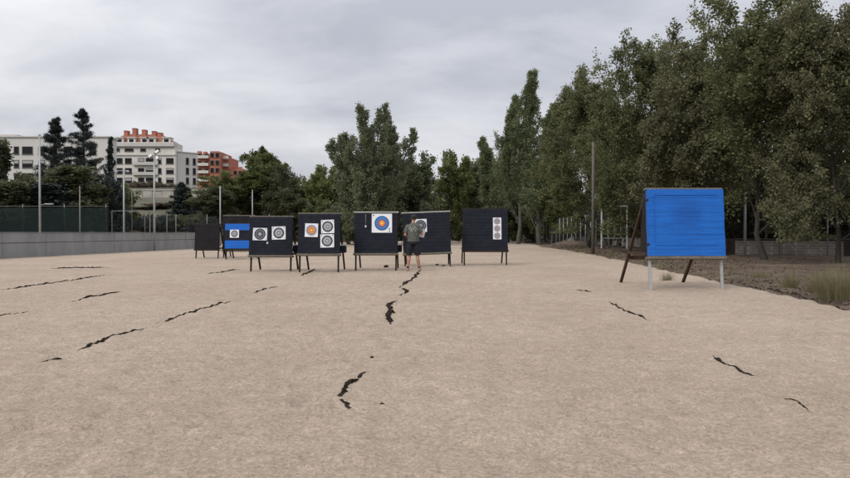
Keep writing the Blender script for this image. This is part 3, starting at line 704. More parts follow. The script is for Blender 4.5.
# green windscreen fence behind the wall
gf = empty('screen_fence', (-50, 48, 0), 0, 'tall fence clad in dark green windscreen mesh behind the left wall', 'fence')
m = MB()
nx = 60
for i in range(nx):
    xa, xb = i * 27.2 / nx, (i + 1) * 27.2 / nx
    ya, yb = .04 * math.sin(xa * 1.9), .04 * math.sin(xb * 1.9); za, zb = 3.08 - .05 * abs(math.sin(xa * 1.05)), 3.08 - .05 * abs(math.sin(xb * 1.05))
    m.add([(xa, ya, .1), (xb, yb, .1), (xb, yb, zb), (xa, ya, za), (xa, ya + .01, .1), (xb, yb + .01, .1), (xb, yb + .01, zb), (xa, ya + .01, za)], [(0, 1, 2, 3), (5, 4, 7, 6), (3, 2, 6, 7)])
m.build('screen_mesh', M['netgreen'], gf)
for i in range(10):
    m = MB(); m.tube([(i * 3, .1, -.1), (i * 3, .1, 3.3)], .03, 8); m.build('post', M['galv_dim'], gf)
m = MB(); m.tube([(0, .1, 3.15), (27.2, .1, 3.15)], .02, 6); m.build('rail', M['galv_dim'], gf)
# chain link fence beyond, towards the middle
cf = empty('chain_link_fence', (-28, 60, 0), 0, 'open wire mesh fence with thin posts, behind the right end of the wall', 'fence')
def wiremesh(L, h, z0, step, r):
    vs = []; fs = []
    def seg(a, c):
        b0 = len(vs); a = Vector(a); c = Vector(c)
        for p in (a, c):
            for k in range(3):
                an = k * 2.094; vs.append((p.x + r * math.cos(an), p.y + r * math.sin(an) * .8, p.z + r * math.sin(an) * .6))
        for k in range(3): fs.append((b0 + k, b0 + (k + 1) % 3, b0 + 3 + (k + 1) % 3, b0 + 3 + k))
    for i in range(int(L / step) + 1): seg((i * step, 0, z0), (i * step, 0, z0 + h))
    for i in range(int(h / step) + 1): seg((0, 0, z0 + i * step), (L, 0, z0 + i * step))
    return vs, fs
vs, fs = wiremesh(14, 2.6, .1, .12, .0035); me = bpy.data.meshes.new('wire'); me.from_pydata(vs, [], fs); link('wire_mesh', me, M['wire'], cf)
for i in range(6):
    m = MB(); m.tube([(i * 2.8, 0, -.1), (i * 2.8, 0, 2.9)], .035, 8); m.build('post', M['galv_dim'], cf)

# poles behind / along the wall
def pole(name, u, vtop, Y, r, m_, label, top=None, group='poles along the left side'):
    X = X_at(u, Y); H = Z_at(vtop, Y)
    e = empty(name, (X, Y, 0), 0, label, 'pole', group)
    m = MB(); m.tube([(0, 0, -.2), (0, 0, H * .5), (0, 0, H)], [r, r * .85, r * .65], 10); m.build('shaft', M[m_], e)
    if top == 'arm':
        m = MB(); m.bar((0, 0, H - .05), (0, 0, H + .03), .12, .12); m.build('cap', M[m_], e)
        z = Z_at(205, Y); m = MB(); m.tube([(0, 0, z - .03), (.35, 0, z + .06)], .02, 6); m.build('bracket', M['galv'], e)
        m = MB(); m.box((.6, 0, z + .06), (.55, .22, .08), bev=.03); m.build('lamp_head', M['galv'], e)
    if top == 'tee':
        m = MB(); m.bar((-.5, 0, H - .04), (.35, 0, H - .04), .05); m.bar((-.5, 0, H - .04), (-.62, 0, H + .1), .05); m.build('crossbar', M[m_], e)
        for x in (-.5, .3): m = MB(); m.box((x, -.05, H - .12), (.22, .14, .1), bev=.02); m.build('fitting', M[m_], e)
    if top == 'flood':
        m = MB(); m.bar((-.28, 0, H - .45), (.28, 0, H - .2), .05); m.bar((0, 0, H - .35), (.12, 0, H + .1), .05); m.build('bracket', M['galv'], e)
        for (x, z, a) in ((-.24, H - .3, 35), (.2, H - .02, 35), (.26, H - .42, -30)):
            h = MB(Matrix.Translation((x, -.08, z)) @ Matrix.Rotation(R(a), 4, 'Y') @ Matrix.Rotation(R(-35), 4, 'X')); h.box((0, 0, 0), (.2, .14, .34), bev=.03); hd = h.build('floodlight', M['galv_dim'], e)
            h = MB(Matrix.Translation((x, -.08, z)) @ Matrix.Rotation(R(a), 4, 'Y') @ Matrix.Rotation(R(-35), 4, 'X')); h.box((0, -.075, 0), (.16, .01, .29)); h.build('lens', M['tagw'], hd)
    return e
pole('lamp_pole', 40, 135, 44, .075, 'galv', 'tallest grey pole at left, standing before the left cedar, with a small side lamp', 'arm')
pole('metal_pole', 80, 186, 46, .05, 'galv_dim', 'short thin grey pole below the taller cedar')
pole('light_pole', 124, 170, 46.5, .07, 'galv', 'grey pole with a small crossbar at its top, in front of the white apartments', 'tee')
pole('floodlight_pole', 154.5, 152, 44.3, .075, 'galv', 'floodlight mast with angled lamps rising against the wall', 'flood')
pole('metal_pole', 132, 190, 60, .05, 'galv_dim', 'thin far pole between the crossbar pole and the floodlight mast')
pole('metal_pole', 220.3, 186, 60, .075, 'galv', 'bare pale pole between the two far boards')
pole('metal_pole', 252.5, 190, 62, .06, 'galv', 'thin pale pole above the left edge of the board with two grey faces')
pole('metal_pole', 167, 214, 58, .04, 'galv_dim', 'lowest thin post right of the floodlight mast, behind the wall')
# goal frame on the court behind
g = empty('goal_frame', (X_at(112, 56), 56, 0), 0, 'thin metal goal frame behind the left wall', 'goal')
m = MB(); w = X_at(150, 56) - X_at(112, 56); m.bar((0, 0, Z_at(211, 56)), (w, 0, Z_at(211, 56)), .06); m.build('crossbar', M['galv_dim'], g)
for x in (0, w): m = MB(); m.bar((x, 0, 0), (x, 0, Z_at(211, 56) - .03), .06); m.build('post', M['galv_dim'], g)

# ------------------------------------------------------------------ right side: block wall, fence, gates, poles
bw_ = empty('block_wall', (17.3, 38, 0), 0, 'low wall of pale blockwork with a dark coping on the right, under the trees', 'wall')
def block_run(a, c, name='block_panel'):
    o = Vector((17.3, 38, 0)); a = Vector((*a, 0)) - o; c = Vector((*c, 0)) - o; d = c - a; L = d.length; ang = math.atan2(d.y, d.x)
    Mx = Matrix.Translation(a) @ Matrix.Rotation(ang, 4, 'Z')
    m = MB(Mx); m.box((L / 2, 0, .38), (L, .2, .84)); m.build(name, M['block'], bw_)
    m = MB(Mx); m.box((L / 2, 0, .84), (L, .26, .08), bev=.01); m.build('coping', M['coping'], bw_)
    n = int(L / 4)
    for i in range(n + 1): m = MB(Mx); m.box((i * L / n, 0, .42), (.3, .3, .9), bev=.01); m.build('pier', M['coping'], bw_)
block_run((19.4, 86), (17.3, 38)); block_run((17.45, 37.9), (27, 32.3))
# fence above / in front of the wall, far stretch
def post_fence(a, c, n, h, z0, label, step=.15, skip=()):
    a = Vector((*a, 0)); c = Vector((*c, 0)); d = c - a; L = d.length; ang = math.atan2(d.y, d.x)
    e = empty('wire_fence', a, ang, label, 'fence')
    for i in range(n + 1):
        if i in skip: continue
        m = MB(); m.tube([(i * L / n, 0, -.1), (i * L / n, 0, h)], .042, 8)
        m.build('post', M['galv'], e)
    m = MB(); m.tube([(0, 0, h - .06), (L, 0, h - .06)], .018, 6); m.tube([(0, 0, z0), (L, 0, z0)], .012, 6); m.build('rail', M['galv_dim'], e)
    vs, fs = wiremesh(L, h - z0 - .1, z0, step, .0032); me = bpy.data.meshes.new('wire'); me.from_pydata(vs, [], fs); link('wire_mesh', me, M['wire'], e)
    return e
post_fence((13.4, 92), (13.9, 50.5), 24, 2.75, .15, 'long wire fence with many close upright posts at the far right of the sand')
post_fence((17.35, 37.4), (27, 31.75), 5, 3.2, .9, 'tall wire fence on the block wall at the right edge', skip=(0,))
post_fence((15.3, 46.5), (16.95, 38.4), 5, 2.75, .15, 'short stretch of wire fence behind the left leg of the blue board')
def gate(u0, u1, vt, Y, n, label):
    x0, x1, z = X_at(u0, Y), X_at(u1, Y), Z_at(vt, Y); w = x1 - x0
    e = empty('gate_frame', (x0, Y, 0), 0, label, 'gate', 'pale metal gate frames')
    for x in (0, w): m = MB(); m.bar((x, 0, -.05), (x, 0, z), .09, bev=.01); m.build('post', M['white_metal'], e)
    m = MB(); m.bar((.045, 0, z - .045), (w - .045, 0, z - .045), .08, bev=.01); m.build('crossbar', M['white_metal'], e)
    for i in range(1, n): m = MB(); m.bar((w * i / n, 0, .9), (w * i / n, 0, z - .085), .045); m.build('upright_bar', M['galv'], e)
    m = MB(); m.bar((.045, 0, .85), (w - .045, 0, .85), .06); m.build('rail', M['galv'], e)
gate(601.5, 627, 205.5, 48, 4, 'nearer white gate frame with upright bars, right of the brown pole')
gate(551.5, 559.5, 214, 72, 1, 'farther small white gate frame between the green pole and the brown pole')
pole('metal_pole', 539, 146, 72, .08, 'pole_green', 'tall grey green pole in front of the poplars', group='poles on the right side')
pole('timber_pole', 593, 142, 38.5, .1, 'pole_brown', 'tall brown pole at the edge of the sand, left of the blue board', group='poles on the right side')
pole('metal_pole', 745, 192, 36.2, .085, 'galv', 'pale metal post in front of the block wall, right of the blue board', group='poles on the right side')
for u, vt, Y, lab in ((766, 219, 40, 'shortest grey post behind the block wall'), (791.5, 201, 40, 'thin grey post behind the middle of the block wall')):
    pole('metal_pole', u, vt, Y, .05, 'galv_dim', lab, group='poles on the right side')

# ------------------------------------------------------------------ dirt mound
tv = []; n1 = 36
xs = np.linspace(9.8, 15.2, 40); ys = np.linspace(50, 64, 40)
V, Q = grid(xs, ys, lambda x, y: (.42 + .25 * (fbm(x * 1.2, y * 1.2, 71) - .5)) * np.exp(-(((x - 12.5) / 1.6) ** 2 + ((y - 57) / 3.6) ** 2) ** 1.4) - .09 + terrain(x, y) * .8)
tag(link('dirt_mound', np_mesh('dirt_mound', V, Q, True), M['dirt']), kind='structure')

# ------------------------------------------------------------------ weeds & grass on the verge
def tuft(nr, x, y, z, n, h, spread, w=.006):
    vs = []
    a = nr.uniform(0, 6.28, n); rr_ = nr.uniform(0, spread * .4, n); lean = nr.uniform(.05, .8, n); hh = h * nr.uniform(.5, 1.1, n)
    base = np.stack([x + np.cos(a) * rr_, y + np.sin(a) * rr_, np.full(n, z)], 1)
    d = np.stack([np.cos(a) * lean, np.sin(a) * lean, np.ones(n)], 1); d /= np.linalg.norm(d, axis=1)[:, None]
    s = np.stack([-np.sin(a), np.cos(a), np.zeros(n)], 1) * w
    m1 = base + d * hh[:, None] * .55; tip = base + d * hh[:, None] + np.stack([np.cos(a), np.sin(a), -.4 * np.ones(n)], 1) * (hh * lean * .25)[:, None]
    V = np.stack([base - s, base + s, m1 + s * .8, m1 - s * .8, tip + s * .1, tip - s * .1], 1)
    i = (np.arange(n) * 6)[:, None]
    Q = np.concatenate([i + [0, 1, 2, 3], i + [3, 2, 4, 5]], 0)
    return V.reshape(-1, 3), Q
def tufts(name, lst, m_, seed, **k):
    nr = np.random.default_rng(seed); VV = []; QQ = []; b0 = 0
    for (x, y, z, n, h, sp) in lst:
        V, Q = tuft(nr, x, y, z, n, h, sp, **k); VV.append(V); QQ.append(Q + b0); b0 += len(V)
    return link(name, np_mesh(name, np.concatenate(VV), np.concatenate(QQ)), M[m_])
nr = np.random.default_rng(9); lst = []
for i in range(260):
    y = 9 + 46 * nr.uniform() ** 1.3; x = float(right_edge(y)) + nr.exponential(.9) - .1
    if x > 17: continue
    lst.append((x, y, float(gz(x, y)) - .01, int(nr.integers(8, 26)), nr.uniform(.05, .2) * (1 + y / 60), .25))
o = tufts('dry_grass', lst, 'straw', 4, w=.004); tag(o, 'sparse dry straw coloured grass tufts along the edge of the sand', 'grass', kind='stuff')
def weed(u, v, h, n, m_, label, seed, sp=.35):
    x, y = ground_pt(u, v); o = tufts('weed_clump', [(0, 0, -.02, n, h, sp), (.08, .05, -.02, n // 2, h * .8, sp), (-.1, .02, -.02, n // 2, h * .7, sp)], m_, seed, w=.004)
    # little leaves on the stalks
    o.location = (x, y, top_h(x, y)); tag(o, label, 'weeds', 'weed clumps on the dirt verge'); return o
weed(791, 288, .5, 110, 'olive', 'leftmost leafy weed clump right of the blue board', 1)
weed(817, 293, .55, 120, 'straw', 'straw coloured weed clump between the other two near the right edge', 2)
weed(844, 300, .72, 420, 'olive', 'tallest olive green clump of weeds, cut by the right edge of the picture', 5, sp=1.1)
weed(829, 283, .4, 160, 'olive', 'small olive weed clump behind the straw coloured one', 7, sp=.7)
weed(762, 278, .3, 90, 'straw', 'low straw coloured clump near the right foot of the blue board', 8, sp=.6)
weed(668, 281, .28, 60, 'straw', 'thin dry weeds growing under the blue board', 3)

# ------------------------------------------------------------------ half buried black strips
def strip(pts_uv, w0, label, seed, lump=0):
    rs = random.Random(seed); P = [Vector((*ground_pt(u, v), 0)) for u, v in pts_uv]
    # resample
    out = []
    for a, c in zip(P, P[1:]):
        n = max(2, int((c - a).length / .028))
        for i in range(n): out.append(a.lerp(c, i / n))
    out.append(P[-1]); N_ = len(out); org = out[N_ // 2].copy(); vs = []; fs = []
    ph = rs.uniform(0, 9)
    for i, p in enumerate(out):
        t = i / (N_ - 1); d = (out[min(i + 1, N_ - 1)] - out[max(i - 1, 0)]).normalized(); s = Vector((-d.y, d.x, 0))
        env = min(1, 5 * t + .12, 5 * (1 - t) + .12)
        nz = float(vnoise(np.array(i * .22), np.array(seed * 3.1), 3)); nz2 = float(vnoise(np.array(i * .7), np.array(seed * 5.1), 6))
        w = w0 * (.56 if seed < 5 else .55) * env * (.12 + 1.3 * nz ** 1.5 + .6 * nz2 if seed < 5 else .38 + .75 * nz ** 1.5 + .25 * nz2)
        nz3 = float(vnoise(np.array(i * .45), np.array(seed * 7.7), 12))
        q = p + s * ((.028 if seed < 5 else .004) * math.sin(i * .13 + ph) + (.04 if seed < 5 else .008) * (nz2 - .5))
        for k, (o_, z_) in enumerate(((-1, -.012), (-.6, .012 + .03 * nz2), (-.1, .006 + .02 * nz), (.4, .016 + .035 * nz * nz2), (1, -.012))):
            jx = q + s * (o_ * w * (1 + (.8 if seed < 5 else .45) * rs.uniform(-1, 1))); z = top_h(jx.x, jx.y)
            vs.append((jx.x - org.x, jx.y - org.y, z + z_ * (.35 + .65 * env) * min(1.3, w / .03) - (.02 if nz3 < (.2 if seed < 5 else .04) else 0)))
    for i in range(N_ - 1):
        for k in range(4):
            a = i * 5 + k; fs.append((a, a + 1, a + 6, a + 5))
    me = bpy.data.meshes.new('buried_strip'); me.from_pydata(vs, [], fs); me.update()
    o = link('buried_strip', me, M['strip']); o.location = (org.x, org.y, 0)
    tag(o, label, 'ground strip', 'torn black strips half buried in the sand'); return o
SP = [
 ([(419, 272), (414, 279), (404, 285), (400, 290)], .05, 'dark ragged strip starting at the feet of the person'),
 ([(401, 290), (408, 293), (398, 298)], .035, 'short crooked dark piece just below the strip at the feet of the person'),
 ([(395, 303), (388, 309), (391, 316), (387, 322), (391, 328)], .055, 'thick lumpy black strip in the middle of the field, halfway to the person'),
 ([(366, 375), (352, 388), (341, 402), (346, 412), (341, 416)], .042, 'black hooked strip nearest the camera in the middle of the sand'),
 ([(232, 303), (205, 310), (188, 315), (172, 320), (155, 326)], .045, 'long black strip at left, in line with the board with two grey faces'),
 ([(147, 329), (118, 337), (98, 344), (76, 354)], .042, 'long black strip at left, next one nearer the camera'),
 ([(63, 359), (52, 363), (39, 367)], .026, 'short black strip at left closest to the camera'),
 ([(279, 287), (266, 290), (253, 294)], .035, 'short black strip left of the middle, just in front of the boards'),
 ([(316, 270), (308, 274), (300, 277)], .07, 'small dark strip piece by the front leg of the orange target board'),
 ([(124, 292), (100, 297), (70, 303)], .045, 'dark strip left of the long black ones, with a thick left end'),
 ([(30, 312), (14, 315), (-12, 320)], .03, 'thin dark strip running out of the left edge, the nearer one'),
 ([(112, 275), (60, 283), (20, 289), (-10, 293)], .045, 'thin dark strip running out of the left edge, the farther one'),
 ([(240, 270), (228, 272), (205, 275)], .05, 'thin dark strip in front of the far black board'),
 ([(110, 268.3), (80, 268.8), (50, 269.2)], .12, 'straight thin dark line lying across the sand near the left wall'),
 ([(592, 293.5), (583, 292), (576, 291)], .05, 'tiny dark strip piece left of the blue board'),
 ([(651, 324), (638, 318), (622, 311), (607, 303)], .036, 'black strip on the sand just in front and left of the blue board'),
 ([(757, 381), (740, 373), (725, 366), (712, 358)], .026, 'middle one of the black strips on the right, below the blue board'),
 ([(811, 417), (800, 408), (782, 400)], .015, 'thin dark strip at the lower right, nearest to the camera'),
 ([(870, 314), (840, 306), (800, 295), (765, 288), (735, 283)], .05, 'long dark strip along the right edge of the sand'),
]
for i, (p, w, lab) in enumerate(SP): strip(p, w, lab, i + 1)
# small lumps on the sand
def clod(u, v, r, m_, label, seed):
    rs = random.Random(seed); x, y = ground_pt(u, v); m = MB(); m.ball((0, 0, r * .3), (r, r * .8, r * .6), 10)
    m.v = [(a * rs.uniform(.75, 1.2), b_ * rs.uniform(.75, 1.2), c * rs.uniform(.8, 1.2)) for a, b_, c in m.v]
    o = m.build('earth_clod', M[m_], None); o.location = (x, y, sand_h(x, y)); tag(o, label, 'clod', 'small lumps on the sand')
clod(382, 408.5, .02, 'strip', 'small dark ring shaped lump right of the nearest hooked strip', 1)
clod(372, 362, .018, 'strip', 'tiny dark lump above the nearest hooked strip', 2)
clod(386, 268, .09, 'strip', 'dark lump under the board with the blue ringed target', 3)
clod(437, 266, .07, 'wood_brown', 'left brown lump under the board the person faces', 4)
clod(443.5, 267, .07, 'wood_brown', 'right brown lump under the board the person faces', 5)

# ------------------------------------------------------------------ target boards
GT = 'archery target boards on trestle stands'
def board(ul, ur, vt, vb, vf, label, front='foam', leg='wood_dark', rail='wood_grey', rear='wood_dark', depth=1.5, lean=.1, thick=.16, layers=12, topbar=None, seed=0, rear_in=0.0, tilt=0.0, legw=.05, overhang=.03, cat='target board', rd=None, band=None, backing=.06):
    rs = random.Random(seed + 100); Y = CH * F / (vf - HY)
    Yt = Y + lean * 2.0
    xl, xr = X_at(ul, Y + .05), X_at(ur, Y + .05); w = xr - xl; xc = (xl + xr) / 2
    zt = Z_at(vt, Yt); zb = Z_at(vb, Y + lean * .6); gz0 = sand_h(xc, Y)
    e = empty('target_board', (xc, Y, gz0 - .01), 0, label, cat, GT); zt -= gz0; zb -= gz0
    th = math.atan(lean); L = Matrix.Rotation(-th, 4, 'X') @ Matrix.Rotation(tilt, 4, 'Y')
    H = (zt - zb) / math.cos(th); b0 = zb / math.cos(th)
    # board of stacked layers
    m = MB(L); zz = b0; hs = [rs.uniform(.8, 1.2) for _ in range(layers)]; k = H / sum(hs)
    for i, h in enumerate(hs):
        h *= k; dx = rs.uniform(-.006, .006); dy = rs.uniform(-.004, .004)
        mi = 0
        if band: mi = 1 if band[0] < i / layers < band[1] else 0
        m.box((dx, -thick / 2 + .0 + dy, zz + h / 2), (w, thick, h + (.002 if front == 'blue_cover' else -.0015)), mi, bev=.0035); zz += h
    m.build('board', [M[front]] if not band else [M[front], M['foam']], e)
    # rear carcass + frame
    fw = legw
    m = MB(L)
    m.box((0, .005 + backing / 2, b0 + H / 2), (w - .04, backing, H - .04)); m.build('backing', M['foam_old'], e)
    bt = backing
    m = MB(L); m.box((0, -thick / 2 + .03, b0 - .035), (w + 2 * overhang, thick + .12, .06), bev=.006); m.build('bottom_rail', M[rail], e)
    m = MB(L); m.box((0, .0, b0 + H + .025), (w + 2 * overhang, thick * .5 + .06, .045), bev=.005)
    m.build('top_rail', M[rail if not topbar else topbar], e)
    for s in (-1, 1):
        x = s * (w / 2 - .045)
        m = MB(L); m.box((x, -.02, (b0 - .068) / 2 - .03), (fw, fw, b0 - .068 + .06), bev=.005); m.build('leg', M[leg], e)
        m = MB(); a = L @ Vector((x, .1, b0 + H * .96)); m.bar(a, (x + s * (-rear_in), depth + (rd or 0), -.03), fw, fw * 1.3, bev=.005); m.build('leg', M[rear], e)
    # side braces
        t = .33; q = L @ Vector((x, .06, b0 + .05)); a2 = a.lerp(Vector((x, depth, 0)), 1 - (b0 + .0) / max(.3, a.z)); m = MB(); m.bar((q.x + s * .03, q.y, q.z), (a2.x + s * .03, a2.y, q.z), .035, .07); m.build('brace', M[rear], e)
    e['_'] = 0; del e['_']
    return dict(e=e, L=L, thick=thick, Y=Y, xc=xc, z0=gz0 - .01, w=w)
RINGS = {
 'field': [(.46, 'ink'), (.37, 'ink_grey'), (.27, 'ink'), (.19, 'ink_grey'), (.1, 'ink_pale')],
 'fieldg': [(.42, 'ink'), (.345, 'ink_grey'), (.26, 'ink_pale'), (.17, 'ink_grey'), (.09, 'ink_pale')],
 'blue': [(.385, 'ink'), (.37, 'ink_blue'), (.3, 'ink_lblue'), (.245, 'ink_blue'), (.185, 'ink_red'), (.13, 'ink_orange'), (.075, 'ink_gold')],
'faded': [(.43, 'ink_pink'), (.36, 'ink_grey'), (.29, 'ink_pale'), (.2, 'ink_grey'), (.1, 'ink_pink')],
 'orange': [(.43, 'ink_pale'), (.36, 'ink_grey'), (.3, 'ink_pink'), (.25, 'ink_orange'), (.16, 'ink_red'), (.1, 'ink_gold')],
}
def face(B, u0, u1, v0, v1, rings, label, dots=True, rot=0.0, three=False):
    """paper target face pinned on a board; lies on the leaning front"""
    e = B['e']; Yf = B['Y'] - B['thick'] - .02
    for _ in range(3):
        zc = Z_at((v0 + v1) / 2, Yf); Yf = B['Y'] - B['thick'] + math.tan(-math.asin(B['L'][1][2] * -1)) * 0 + (zc - B['z0']) * .1
    w = (u1 - u0) / F * Yf; h = (v1 - v0) / F * Yf; xc = X_at((u0 + u1) / 2, Yf) - B['xc']; zl = (zc - B['z0']) / math.cos(math.atan(.1))
    W = Matrix.Translation(e.location) @ B['L'] @ Matrix.Translation((xc, -B['thick'] - .009, zl)) @ Matrix.Rotation(rot, 4, 'Y')
    o = empty('paper_target', W.to_translation(), 0, label, 'paper target', 'paper target faces pinned to the boards'); o.rotation_euler = W.to_euler()
    # slightly curled sheet
    m = MB(); n = 8
    vs = []; fs = []
    for j in range(n + 1):
        for i in range(n + 1):
            a, c = i / n - .5, j / n - .5
            curl = -.022 * max(0, abs(a) + abs(c) - .72) - .0015 * math.sin(a * 9 + c * 7)
            vs.append((a * w, curl, c * h))
    for j in range(n):
        for i in range(n): a = j * (n + 1) + i; fs.append((a, a + 1, a + n + 2, a + n + 1))
    m.add(vs, fs); b0 = len(vs); m.add([(x, y + .0016, z) for x, y, z in vs], [f[::-1] for f in fs]); m.build('sheet', M['paper'], o)
    def disc(m, cx, cz, r, y, mi):
        k = 32; vs = [(cx, y, cz)] + [(cx + r * math.cos(6.2832 * i / k), y, cz + r * math.sin(6.2832 * i / k)) for i in range(k)]
        m.add(vs, [(0, i + 1, (i + 1) % k + 1) for i in range(k)], mi)
    keys = [k for _, k in RINGS[rings]]; m = MB(); s = min(w, h)
    cs = [(0, 0, s)] if not three else [(0, h * .33, w * .9), (0, 0, w * .9), (0, -h * .33, w * .9)]
    for (cx, cz, ss) in cs:
        for i, (r, k) in enumerate(RINGS[rings]): disc(m, cx, cz, r * ss, -.004 - .0012 * i, i)
    if dots:
        for (a, c) in ((-.4, .4), (.4, .4), (-.4, -.4), (.4, -.4)) if dots is True else dots: disc(m, a * w, c * h, .035 * s, -.0045, keys.index('ink'))
    m.build('rings', [M[k] for k in keys], o)
    return o
A = board(195.5, 219.5, 224.5, 249, 259, 'smallest plain black board, leftmost and far away', front='foam_old', seed=1, depth=1.2, thick=.14, rail='wood_dark')
B = board(225.5, 252.5, 224, 248.5, 260, 'far blue board with a black band across its middle', front='blue', seed=2, depth=1.2, thick=.14, band=(.25, .72), rail='wood_dark')
B2 = board(223, 254, 216, 250, 258, 'black board standing behind the far blue one', front='foam_old', seed=3, depth=1.2, thick=.12)
C = board(250, 292.5, 217.2, 255, 272, 'black board with two grey and black target faces side by side', seed=4, depth=1.2)
D = board(298.5, 340, 214.2, 253.5, 273, 'black board with an orange face and two grey faces', seed=5, depth=1.6)
E = board(354.5, 397.5, 213, 253, 271.5, 'black board with the large blue ringed face and a pale top bar', seed=6, depth=1.6, topbar='wood_pale')
F_ = board(404, 451.5, 212.8, 252.6, 267, 'black board in front of the person, its pale top bar sloping', seed=7, depth=1.6, topbar='wood_pale', tilt=R(-2.2))
G = board(463, 507.5, 209.5, 250, 266, 'rightmost black board with a narrow strip of three small rings', seed=8, depth=1.6, rail='wood_dark')
Hb = board(647.5, 723, 190, 256, 290.5, 'large bright blue board standing alone on the right, nearest the camera', front='blue_cover', leg='steel', rear='wood_brown', rail='wood_grey', seed=9, depth=2.15, layers=9, lean=.1, thick=.16, overhang=.02, legw=.055, backing=.3)
# details of the big blue board: seams, straps, rear cross timber
m = MB(Hb['L']); w = Hb['w']
zb, zt_ = .72, 2.12
for x in (-w / 2 + .13,): m.box((x, -.1685, (zb + zt_) / 2), (.012, .008, zt_ - zb - .25), bev=.003)
for z in (2.0, .93): m.box((0, -.1685, z), (w - .28, .008, .011), bev=.003)
m.build('cover_seam', M['blue'], Hb['e'])
for s in (-1, 1):
    m = MB(Hb['L']); m.box((s * (w / 2 + .003), -.1, 1.9), (.012, .15, .04)); m.box((s * (w / 2 + .003), -.1, .95), (.012, .15, .04)); m.build('strap', M['wood_dark'], Hb['e'])
m = MB(); m.bar((-w / 2 + .02, 1.55, .62), (w / 2 - .02, 1.55, .62), .05, .09); m.build('brace', M['wood_brown'], Hb['e'])
face(B, 230, 239, 230, 238, 'fieldg', 'small white and grey face on the far blue board', dots=False)
face(C, 253, 267, 228.5, 240.8, 'field', 'darkest black ringed face, left one on the board with two grey faces', rot=R(1))
face(C, 272, 285.6, 227, 240, 'fieldg', 'grey ringed face with black corner dots, right one on the board with two grey faces', rot=R(-1.5))
face(D, 305, 318, 224, 237.5, 'orange', 'orange centred face, alone at the left of its board', dots=False, rot=R(1.5))
face(D, 321.2, 334.2, 220.4, 233.8, 'fieldg', 'upper one of the two stacked grey faces right of the orange face', rot=R(-2))
face(D, 320.4, 334, 234.8, 248, 'fieldg', 'lower one of the two stacked grey faces right of the orange face', rot=R(-1.5))
face(E, 371.8, 392, 214.2, 233.2, 'blue', 'large white sheet with blue and orange rings, its upper edge at the pale bar', dots=[(-.42, .42), (.38, -.3), (.38, -.42)])
face(F_, 416, 428.3, 219.3, 232.3, 'field', 'worn face with torn black rings right beside the head of the person', dots=False)
face(G, 493, 501.3, 218, 239.8, 'faded', 'narrow sheet with three small faded rings one above the other', three=True, dots=False)
for ch in COL.objects:
    pass
# hanging string with tag on E, small tag on C
def hang(Bd, u, v0, v1, label):
    Yf = Bd['Y'] - Bd['thick'] + .1; x = X_at(u, Yf); z0, z1 = Z_at(v0, Yf), Z_at(v1, Yf)
    e = empty('hanging_tag', (x, Yf - .03, z0), 0, label, 'tag', 'small tags hanging on strings')
    m = MB(); m.tube([(0, 0, 0), (.002, 0, z1 - z0)], .004, 6); m.build('string', M['wood_pale'], e)
    m = MB(); m.box((0, 0, z1 - z0 - .03), (.05, .012, .06), bev=.01); m.build('tag_plate', M['tagw'], e)
hang(E, 365.8, 214.5, 225.5, 'small pale tag on a string left of the blue ringed face')
hang(C, 267.6, 229, 242, 'small pale tag on a string between the two grey faces')
# bits leaning behind the gaps: dark plastic box on the trestles of boards C, D and E
for (Bd, lab) in ((C, 'dark box on the trestle right of the board with two grey faces'), (D, 'dark box on the trestle right of the orange target board'), (E, 'dark box on the trestle between the blue ringed target and the person')):
    x = Bd['xc'] + Bd['w'] / 2 + .02; e = empty('equipment_box', (x, Bd['Y'] + .62, .6), 0, lab, 'box', 'small dark boxes on the trestles')
    m = MB(); m.box((0, 0, .11), (.2, .3, .22), bev=.02); m.build('box_body', M['foam'], e)
    m = MB(); m.box((0, 0, .235), (.21, .31, .03), bev=.01); m.build('lid', M['ink_pale'], e)

